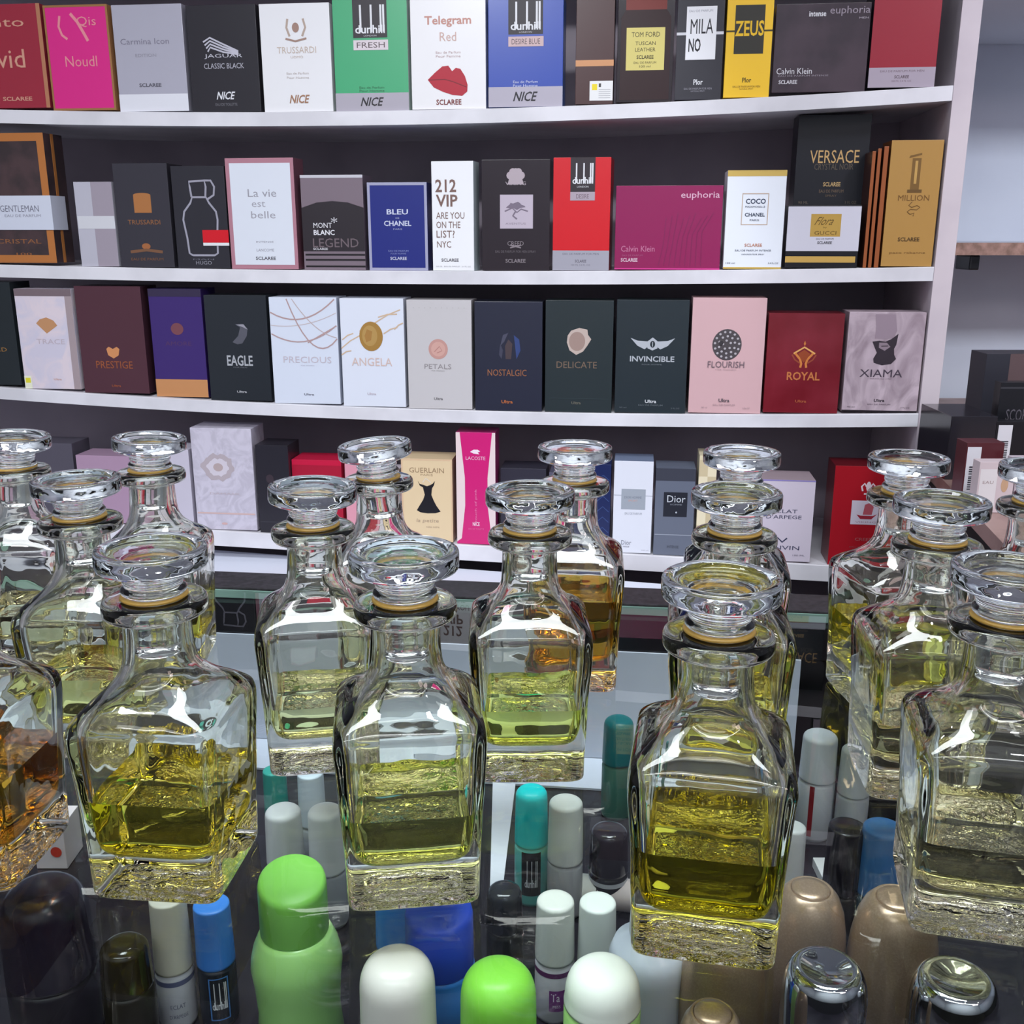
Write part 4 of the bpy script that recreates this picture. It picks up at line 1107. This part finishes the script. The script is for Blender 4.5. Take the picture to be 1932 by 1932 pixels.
def decanter(px, py, rot, fill, col, label, tilt=(0, 0), srot=0, z_off=0.0):
    p = on_z(px, py, 1.0 + 0.178)
    seed = px * 0.013
    root = link('glass_decanter', None, None, (p.x, p.y, 1.0004), math.radians(rot))
    tag(root, label, 'decanter', 'square glass perfume oil decanters on the glass counter')
    bm = bmesh.new()
    foot = [(0.12, 2.2, 5), (0.0, 2.75, 7)]
    r0 = loft(bm, OUT_S, seed, 0.012, 0)
    # foot: recessed underside
    under = [bm.verts.new(v) for v in ringpts(0.10, 2.5, 6)]
    for k in range(NSEG):
        f = bm.faces.new((under[k], under[(k + 1) % NSEG], r0[0][(k + 1) % NSEG], r0[0][k])); f.material_index = 2
    cap_disc(bm, under[::-1] and under, 0.0012, 2)
    inner_levels = [L for L in IN_S if L[0] > fill + 0.05]
    # level exactly at the liquid line
    for i in range(len(IN_S) - 1):
        if IN_S[i][0] > fill >= IN_S[i + 1][0]:
            t = (IN_S[i][0] - fill) / (IN_S[i][0] - IN_S[i + 1][0])
            Lf = tuple(a * (1 - t) + b_ * t for a, b_ in zip(IN_S[i], IN_S[i + 1]))
    r1 = loft(bm, inner_levels + [Lf], seed, 0.014, 1, start=r0[-1])
    me = bpy.data.meshes.new('glass_body')
    # orient: outward from the glass volume; the shell is open below the liquid line, so set by hand
    bm.normal_update()
    for f in bm.faces:
        c = f.calc_center_median()
        if f.material_index == 0:
            rad = Vector((c.x, c.y, 0)); 
            ok = f.normal.dot(rad) > 0 or (abs(f.normal.z) > 0.8 and c.z > 0.14 and f.normal.z > 0)
            if c.z > 0.1535 and abs(f.normal.z) > 0.5: ok = f.normal.z > 0
            if 0.144 < c.z < 0.1495 and abs(f.normal.z) > 0.7: ok = f.normal.z < 0
            if 0.09 < c.z < 0.14 and f.normal.z > 0.7: ok = True
            if c.z < 0.003: ok = f.normal.z < 0.2 and f.normal.dot(rad) > -1e-5
        elif f.material_index == 1:
            rad = Vector((c.x, c.y, 0)); ok = f.normal.dot(rad) < 0
        else:
            ok = f.normal.z < 0
        if not ok:
            f.normal_flip()
    bm.to_mesh(me); bm.free()
    for m_ in (M_glass, M_glass_in, M_glass_bot):
        me.materials.append(m_)
    link('glass_body', me, root)
    # the oil: shares the wall surface below its level
    bm = bmesh.new()
    ms = liquid_mats(col)
    lv = [Lf] + [L for L in IN_S if L[0] < fill - 0.02]
    r2 = loft(bm, lv, seed, 0.014, 0)
    cap_disc(bm, r2[-1], (IN_S[-1][0] - 0.03) * 0.01, 0)
    top = [bm.verts.new(v.co) for v in r2[0]]
    cap_disc(bm, top, fill * 0.01, 1)
    bm.normal_update()
    for f in bm.faces:
        c = f.calc_center_median()
        if f.material_index == 1:
            ok = f.normal.z > 0
        elif c.z < 0.0235 and abs(f.normal.z) > 0.6:
            ok = f.normal.z < 0
        else:
            ok = f.normal.dot(Vector((c.x, c.y, 0))) > 0
        if not ok:
            f.normal_flip()
    me = bpy.data.meshes.new('perfume_oil')
    bm.to_mesh(me); bm.free()
    me.materials.append(ms[0]); me.materials.append(ms[1])
    link('perfume_oil', me, root)
    s = link('stopper', stop_data, root)
    s.rotation_euler = (math.radians(tilt[0]), math.radians(tilt[1]), math.radians(srot))
    # pivot the tilt about the seal
    pv = Vector((0, 0, 0.152))
    s.location = pv - s.rotation_euler.to_matrix() @ pv
    link('seal_ring', seal_data, root)
    return root


YEL = (0.93, 0.88, 0.34); PALE = (0.97, 0.96, 0.78); GRN = (0.93, 0.95, 0.58); OLV = (0.77, 0.73, 0.20); AMB = (0.82, 0.60, 0.20)
decanter(283, 1040, -5.7, 5.6, YEL, 'front decanter with golden yellow oil, a corner towards us, left of the green spray can', tilt=(0, 1.0))
decanter(762, 1046, 7, 5.1, GRN, 'front middle decanter with pale yellow green oil, beside the green spray can')
decanter(1362, 1098, -11, 5.6, OLV, 'front decanter with dark olive oil, standing over the tan bottles')
decanter(1912, 1078, -13, 5.0, PALE, 'nearest decanter at the right edge of the photo, with very pale oil')
decanter(587, 922, 9, 4.6, (0.95, 0.95, 0.70), 'middle row decanter with pale oil, left of the front middle one', tilt=(1, 2))
decanter(1000, 930, 1, 4.9, (0.91, 0.94, 0.50), 'middle row decanter with yellow green oil, right of the front middle one')
decanter(1390, 933, -8, 5.0, YEL, 'middle row decanter hidden below its neck by the dark olive one')
decanter(1777, 948, -6, 5.0, PALE, 'middle row decanter with pale oil, left of the one at the right edge')
decanter(143, 908, -2, 5.6, (0.95, 0.94, 0.60), 'middle row decanter with pale yellow oil, behind and left of the golden yellow one')
decanter(278, 830, 5, 5.2, YEL, 'back row decanter with yellow oil, its stopper above the golden front one', tilt=(0, 3))
decanter(20, 826, 4, 4.4, PALE, 'back row decanter at the left edge of the photo', tilt=(0, 4))
decanter(712, 842, 9, 4.6, PALE, 'back row decanter in front of the cream carton, second of that row from the left', tilt=(0, -5))
decanter(1085, 847, -4, 7.2, AMB, 'back row decanter with amber brown oil, well over half full')
decanter(1400, 857, -10, 5.2, YEL, 'back row decanter right behind the two of the dark olive column')
decanter(1715, 867, 6, 6.2, (0.95, 0.93, 0.45), 'back row decanter in front of the red ship carton')
decanter(1968, 884, -12, 5.0, PALE, 'back row decanter cut off by the right edge of the photo')
decanter(-118, 1030, -4, 6.2, AMB, 'front decanter with dark amber oil, cut off by the left edge of the photo')

# ------------------------------------------------------------------ toiletries under the glass
GT = 'toiletries inside the glass counter'


def place(px, py, ztop, wpx):
    p = on_z(px, py, ztop)
    Zc = p.y * math.cos(PITCH) - (p.z - CAMZ) * math.sin(PITCH)
    return p, wpx * Zc / F / 2


def capped(px, py, wpx, ztop, caph, capc, bodyc, label, dome=0.25, name='roll_on_deodorant', cat='deodorant', brough=0.35, crough=0.35, band=None, bodyw=1.0, draw=None, bmat=None, cmat=None, taper=0.93, rz=0):
    """cap over a round body, standing on the deck; sizes in metres"""
    p, r = place(px, py, ztop, wpx)
    H = ztop - ZF - 0.0004
    root = link(name, None, None, (p.x, p.y, ZF + 0.0004), math.radians(rz) - math.atan2(p.x, p.y))
    tag(root, label, cat, GT)
    zc0 = H - caph
    d = dome * r
    prof = [(0, zc0), (r * 0.9, zc0), (r * 1.0, zc0 + 0.0005), (r * 1.0, zc0 + 0.002)]
    top = H - d
    rt = r * taper
    prof.append((rt + (r - rt) * 0.1, top - 0.001))
    for k in range(0, 9):
        a_ = k / 8 * PI / 2
        # rounded shoulder to a dome
        prof.append((rt * max(math.cos(a_), 0) ** 0.55 if k < 8 else 0, top + d * math.sin(a_)))
    bm = bmesh.new(); add_lathe(bm, prof, 40)
    fin('cap', bm, cmat or mat(capc, crough), root, smooth=True, recalc=True)
    rb = r * bodyw
    z1 = zc0 - 0.0004
    if bodyw > 1.05:
        bp = [(0, 0), (rb * 0.92, 0), (rb, 0.003), (rb, z1 - rb * 0.9), (rb * 0.97, z1 - rb * 0.6), (rb * 0.86, z1 - rb * 0.3), (r * 1.02, z1 - 0.002), (r * 0.95, z1), (0, z1)]
    else:
        bp = [(0, 0), (rb * 0.92, 0), (rb, 0.003), (rb, z1 - 0.003), (rb * 0.93, z1), (0, z1)]
    bm = bmesh.new(); add_lathe(bm, bp, 40)
    fin('body', bm, bmat or mat(bodyc, brough), root, smooth=True, recalc=True)
    if band:
        bm = bmesh.new(); add_lathe(bm, [(rb * 1.012, zc0 - 0.007), (rb * 1.012, zc0 - 0.0035)], 40)
        fin('colour_band', bm, mat(band, 0.4), root, smooth=True)
    if draw:
        P = Print(rb * 1.3, z1); draw(P)
        for b_ in P.bms.values():
            if len(b_.verts) < 60:
                bmesh.ops.subdivide_edges(b_, edges=b_.edges[:], cuts=5, use_grid_fill=True)
        # wrap the printing round the body
        for k_, b_ in P.bms.items():
            for v in b_.verts:
                a_ = (v.co.x - rb * 0.65) / rb
                rr_ = rb * 1.006 - (v.co.y + 0.00025) * 1.0
                v.co = Vector((math.sin(a_) * rr_, -math.cos(a_) * rr_, v.co.z))
        P.done(root)
    return root


def spray(px, py, wpx, ztop, capc, bodyc, label, slant=0.25, grow=1.34, caph=0.035, print_=None):
    p, r = place(px, py, ztop, wpx)
    H = ztop - ZF - 0.0004
    root = link('spray_can', None, None, (p.x, p.y, ZF + 0.0004), -math.atan2(p.x, p.y))
    tag(root, label, 'spray can', GT)
    zc0 = H - caph
    bm = bmesh.new()
    add_lathe(bm, [(0, zc0), (r * 0.98, zc0), (r, zc0 + 0.001), (r * 0.99, H - 0.004), (r * 0.96, H - 0.0015), (r * 0.88, H - 0.0002), (r * 0.5, H), (0, H)], 48)
    for v in bm.verts:      # slanted top
        if v.co.z > zc0 + 0.004:
            v.co.z += slant * v.co.y * (v.co.z - zc0) / caph - slant * 0.1 * r
    fin('cap', bm, mat(capc, 0.38), root, smooth=True, recalc=True)
    R = r * grow
    z1 = zc0 - 0.0004
    bm = bmesh.new()
    add_lathe(bm, [(0, 0), (R * 0.9, 0), (R * 0.98, 0.004), (R * 0.9, z1 * 0.35), (R * 0.95, z1 * 0.6), (R, z1 - 0.022), (R * 0.98, z1 - 0.016), (R * 0.92, z1 - 0.009), (R * 0.83, z1 - 0.003), (r * 1.02, z1), (0, z1)], 48)
    fin('body', bm, mat(bodyc, 0.3, 0, 0.3), root, smooth=True, recalc=True)
    if print_:
        P = Print(R * 1.3, z1); print_(P)
        for b_ in P.bms.values():
            for v in b_.verts:
                a_ = (v.co.x - R * 0.65) / R
                rr_ = R * 1.008
                v.co = Vector((math.sin(a_) * rr_, -math.cos(a_) * rr_, v.co.z))
        P.done(root)
    return root


def dh(P, bg=(24, 24, 30), fr=None):
    P.r(0.04, 0.20, 0.96, 0.96, bg)
    if fr:
        P.frame(0.10, 0.16, 0.90, 0.90, 0.05, fr)
    P.t('dunhill', 0.5, 0.42, 0.60, 0.14, (205, 208, 215))
    for x in (0.30, 0.51, 0.70, 0.76):
        P.r(x, 0.36, x + 0.035, 0.82, (205, 208, 215), 'emblem')


spray(550, 1655, 130, 0.968, (126, 196, 84), (158, 212, 124), 'lime green spray can with slanted cap, between the two left front decanters', print_=lambda P: (P.t('FRESH', 0.2, 0.30, 0.3, 0.05, (70, 110, 60)), P.t('BODY', 0.2, 0.38, 0.26, 0.04, (70, 110, 60))))
spray(828, 1712, 130, 0.966, (44, 76, 200), (50, 120, 205), 'bright blue spray can, half hidden under the front middle decanter', slant=0.1, grow=1.2, caph=0.036)
capped(737, 1690, 62, 0.935, 0.035, (58, 120, 190), (60, 70, 90), 'slim light blue capped stick beside the bright blue spray can', dome=0.1)
capped(748, 1806, 147, 0.975, 0.052, (216, 212, 204), (120, 118, 124), 'pearl white dome cap in the bottom row, left of the lime dome', dome=0.8, crough=0.25, taper=0.97)
capped(940, 1828, 148, 0.974, 0.052, (122, 196, 64), (90, 140, 60), 'lime green dome cap in the bottom row', dome=0.8, taper=0.97)
capped(1138, 1822, 147, 0.975, 0.022, (230, 232, 222), (170, 214, 130), 'white dome cap on a pale green body in the bottom row', dome=0.8, taper=0.97)
capped(1228, 1700, 78, 0.962, 0.020, (222, 224, 226), (186, 192, 204), 'translucent white bottle with wide shoulders and small cap', dome=0.15, bodyw=2.0, name='lotion_bottle', cat='bottle', brough=0.25)
M_tan = noisy((158, 134, 112), (172, 148, 126), 900, 0.28, 'tan_pearl', metal=0.55, lo=0.45, hi=0.7)
def tan(px, py, wpx, ztop, label):
    p, r = place(px, py, ztop, wpx)
    H = ztop - ZF - 0.0004
    root = link('shampoo_bottle', None, None, (p.x, p.y, ZF + 0.0004), 0)
    tag(root, label, 'bottle', GT)
    bm = bmesh.new()
    add_lathe(bm, [(0, 0), (r * 0.8, 0), (r * 0.9, 0.004), (r, H * 0.45), (r * 0.99, H * 0.62), (r * 0.95, H * 0.74), (r * 0.86, H * 0.86), (r * 0.72, H * 0.94), (r * 0.56, H * 0.982), (r * 0.50, H * 0.986), (r * 0.48, H * 0.980)], 48)
    fin('body', bm, M_tan, root, smooth=True, recalc=True)
    bm = bmesh.new()
    add_lathe(bm, [(r * 0.475, H * 0.93), (r * 0.475, H * 0.984), (r * 0.44, H * 0.993), (r * 0.25, H), (0, H)], 40)
    fin('flip_lid', bm, M_tan, root, smooth=True)
tan(1530, 1672, 150, 0.962, 'tan pearl bottle behind the left chrome cap')
tan(1696, 1690, 168, 0.965, 'tan pearl bottle between the two chrome caps')
tan(1368, 1752, 165, 0.955, 'tan pearl bottle directly under the dark olive decanter')
tan(1345, 1905, 150, 0.973, 'tan pearl bottle at the bottom edge of the photo')
M_chrome = mat((206, 208, 212), 0.05, 1.0)
def chrome(px, py, wpx, label):
    p, r = place(px, py, 0.976, wpx)
    H = 0.976 - ZF - 0.0004
    root = link('chrome_capped_bottle', None, None, (p.x, p.y, ZF + 0.0004), 0)
    tag(root, label, 'bottle', GT)
    z0 = H - 0.045
    bm = bmesh.new()
    add_lathe(bm, [(0, z0), (r * 0.99, z0), (r, z0 + 0.001), (r * 0.99, H - 0.014), (r * 0.93, H - 0.007), (r * 0.82, H - 0.002), (r * 0.70, H), (r * 0.58, H - 0.0008), (r * 0.3, H - 0.003), (0, H - 0.0036)], 56)
    fin('cap', bm, M_chrome, root, smooth=True, recalc=True)
    bm = bmesh.new()
    add_lathe(bm, [(0, 0), (r * 0.95, 0), (r * 1.02, 0.003), (r * 1.02, z0 - 0.003), (r * 0.95, z0 - 0.0004), (0, z0 - 0.0004)], 48)
    fin('body', bm, mat((70, 74, 86), 0.25), root, smooth=True, recalc=True)
chrome(1560, 1822, 160, 'bottle with a shiny chrome cap, left of the two at the bottom right')
chrome(1806, 1842, 165, 'bottle with a shiny chrome cap, right of the two at the bottom right')

capped(533, 1524, 72, 0.942, 0.042, (222, 224, 228), (196, 200, 210), 'white capped stick under the glass, left of the pair behind the lime green can', dome=0.35)
capped(613, 1524, 70, 0.942, 0.048, (222, 224, 230), (150, 154, 164), 'white capped stick under the glass, right of the pair behind the lime green can', dome=0.35)
capped(1068, 1508, 68, 0.942, 0.048, (214, 218, 216), (168, 170, 176), 'white capped stick right of the turquoise one', dome=0.3)
capped(1003, 1486, 64, 0.942, 0.044, (16, 200, 206), (96, 186, 182), 'turquoise capped stick with a black name label', dome=0.5, draw=lambda P: dh(P))
capped(1168, 1354, 60, 0.940, 0.040, (30, 128, 136), (78, 132, 120), 'dark teal capped stick against the white liner', dome=0.5)
capped(1048, 1694, 76, 0.934, 0.042, (206, 208, 202), (186, 184, 190), 'white capped stick with a purple band and label, bottom middle', dome=0.25, band=(96, 50, 96), draw=lambda P: (P.r(0.30, 0.25, 0.92, 0.62, (110, 46, 116)), P.t('Ta', 0.55, 0.50, 0.34, 0.14, (226, 214, 228)), P.t('MISS', 0.6, 0.34, 0.3, 0.05, (226, 214, 228))))
capped(1128, 1698, 74, 0.934, 0.046, (208, 212, 208), (190, 192, 196), 'plain white capped stick left of the translucent bottle', dome=0.2)
capped(1549, 1382, 68, 0.942, 0.040, (206, 212, 220), (196, 200, 208), 'white capped stick with a red stripe, right of the dark olive decanter', dome=0.35, draw=lambda P: P.r(0.25, 0.1, 0.45, 0.98, (140, 24, 34)))
capped(1618, 1410, 60, 0.935, 0.040, (196, 202, 206), (176, 180, 188), 'white capped stick partly behind the pale right hand decanter', dome=0.3)
capped(1668, 1556, 80, 0.942, 0.052, (66, 122, 184), (60, 84, 100), 'blue capped stick at the right, above the tan bottles', dome=0.25)
capped(1600, 1556, 74, 0.936, 0.050, (34, 32, 40), (28, 26, 32), 'black capped stick left of the blue capped one', dome=0.15, crough=0.15)
capped(1497, 1556, 52, 0.936, 0.050, (216, 220, 222), (190, 192, 196), 'thin white capped stick peeping out beside the dark olive decanter', dome=0.3)
capped(398, 1702, 72, 0.934, 0.042, (58, 122, 206), (36, 40, 52), 'blue capped stick with a black name label, under the golden front decanter', dome=0.15, draw=lambda P: dh(P, (26, 30, 40), (66, 120, 190)))
capped(315, 1690, 72, 0.940, 0.050, (192, 190, 178), (178, 180, 190), 'cream capped stick beside the blue one, bottom left', dome=0.15, band=(90, 96, 130), draw=lambda P: (P.t('ECLAT', 0.5, 0.46, 0.6, 0.08, (96, 98, 120)), P.t("D'ARPEGE", 0.5, 0.28, 0.74, 0.07, (96, 98, 120))))
capped(585, 1455, 52, 0.925, 0.045, (196, 208, 220), (150, 156, 166), 'pale blue capped stick behind the white pair', dome=0.2)
capped(517, 1450, 46, 0.925, 0.045, (56, 150, 140), (60, 100, 96), 'teal green capped stick behind the white pair', dome=0.2)
capped(76, 1668, 165, 0.955, 0.060, (34, 28, 42), (24, 20, 28), 'very dark purple dome at the bottom left corner', dome=0.8, crough=0.2, taper=0.97)
capped(952, 1672, 70, 0.925, 0.03, (36, 38, 44), (22, 24, 28), 'black glossy capped bottle below the turquoise stick', dome=0.5, crough=0.1)
capped(1150, 1560, 74, 0.915, 0.035, (38, 34, 42), (26, 24, 30), 'black capped jar right of the white capped stick', dome=0.4, crough=0.12, band=(196, 198, 206))
capped(232, 1775, 96, 0.930, 0.03, (40, 34, 22), (30, 26, 16), 'dark glossy jar left of the cream capped stick', dome=0.5, crough=0.1)

# white divider strip lying on the deck
c4 = [on_z(x_, y_, ZF) for x_, y_ in ((924, 1700), (946, 1700), (974, 1470), (930, 1470))]
bm = bmesh.new()
lo_ = [bm.verts.new((v.x, v.y, ZF + 0.0004)) for v in c4]
up_ = [bm.verts.new((v.x, v.y, ZF + 0.002)) for v in c4]
bm.faces.new(lo_); bm.faces.new(up_)
for k in range(4):
    bm.faces.new((lo_[k], lo_[(k + 1) % 4], up_[(k + 1) % 4], up_[k]))
tag(fin('divider_strip', bm, mat((206, 208, 218), 0.5), recalc=True), 'tapering white strip lying on the dark deck, left of the turquoise stick', 'strip')

# a stick lying on its side
p = on_z(1035, 1672, ZF + 0.0128)
q = on_z(1200, 1690, ZF + 0.0128)
root = link('roll_on_deodorant', None, None, (p.x, p.y, ZF + 0.0124))
root.rotation_euler = (0, PI / 2, math.atan2(q.y - p.y, q.x - p.x))
tag(root, 'white capped stick lying on its side under the glass', 'deodorant', GT)
bm = bmesh.new(); add_lathe(bm, [(0, 0), (0.0095, 0.0004), (0.0115, 0.002), (0.012, 0.006), (0.012, 0.036), (0, 0.036)], 36); fin('cap', bm, mat((212, 212, 206), 0.35), root, smooth=True, recalc=True)
bm = bmesh.new(); add_lathe(bm, [(0, 0.0364), (0.0116, 0.0364), (0.0116, 0.078), (0.009, 0.082), (0, 0.082)], 36); fin('body', bm, mat((204, 190, 190), 0.35), root, smooth=True, recalc=True)

# cartons lying or standing inside the counter
GI = 'cartons inside the glass counter'
standing(1500, 1552, 1420, 1236, ZF, (96, 74, 92), 'mauve grey carton standing inside the counter behind the white stick', depth=0.03, group=GI, yaw=-7)
o, wd, h = standing(1585, 1760, 1545, 1512, ZF, (34, 32, 38), 'flat black film wrapped carton with a barcode strip, inside the counter', depth=0.055, group=GI, yaw=-7, rough=0.12)
bm = bmesh.new(); add_box(bm, -wd * 0.38, 0.012, h + 0.0002, wd * 0.42, 0.022, h + 0.0006); fin('barcode_strip', bm, mat((206, 210, 196), 0.4), o)
standing(70, 128, 1640, 1560, ZF, (206, 196, 200), 'small white carton with red petals inside the counter, bottom left', depth=0.03, group=GI, draw=lambda P: (P.e(0.3, 0.7, 0.2, 0.12, (190, 40, 40)), P.e(0.7, 0.4, 0.18, 0.12, (190, 50, 44)), P.e(0.5, 0.9, 0.14, 0.06, (190, 50, 44))))
standing(-60, 112, 1640, 1618, ZF, (52, 66, 104), 'blue carton lying inside the counter at the left edge', depth=0.02, group=GI) if False else None
o, wd, h = standing(1568, 1722, 1712, 1694, ZF, (216, 216, 220), 'flat white card with barcode under the tan bottles', depth=0.05, group=GI, name='price_card', cat='card')
bm = bmesh.new()
for k in range(16):
    add_box(bm, -wd * 0.4 + wd * 0.05 * k, 0.004, h + 0.0002, -wd * 0.4 + wd * 0.05 * k + wd * (0.015 if k % 3 else 0.03), 0.04, h + 0.0005)
fin('barcode', bm, mat((60, 60, 70), 0.5), o)
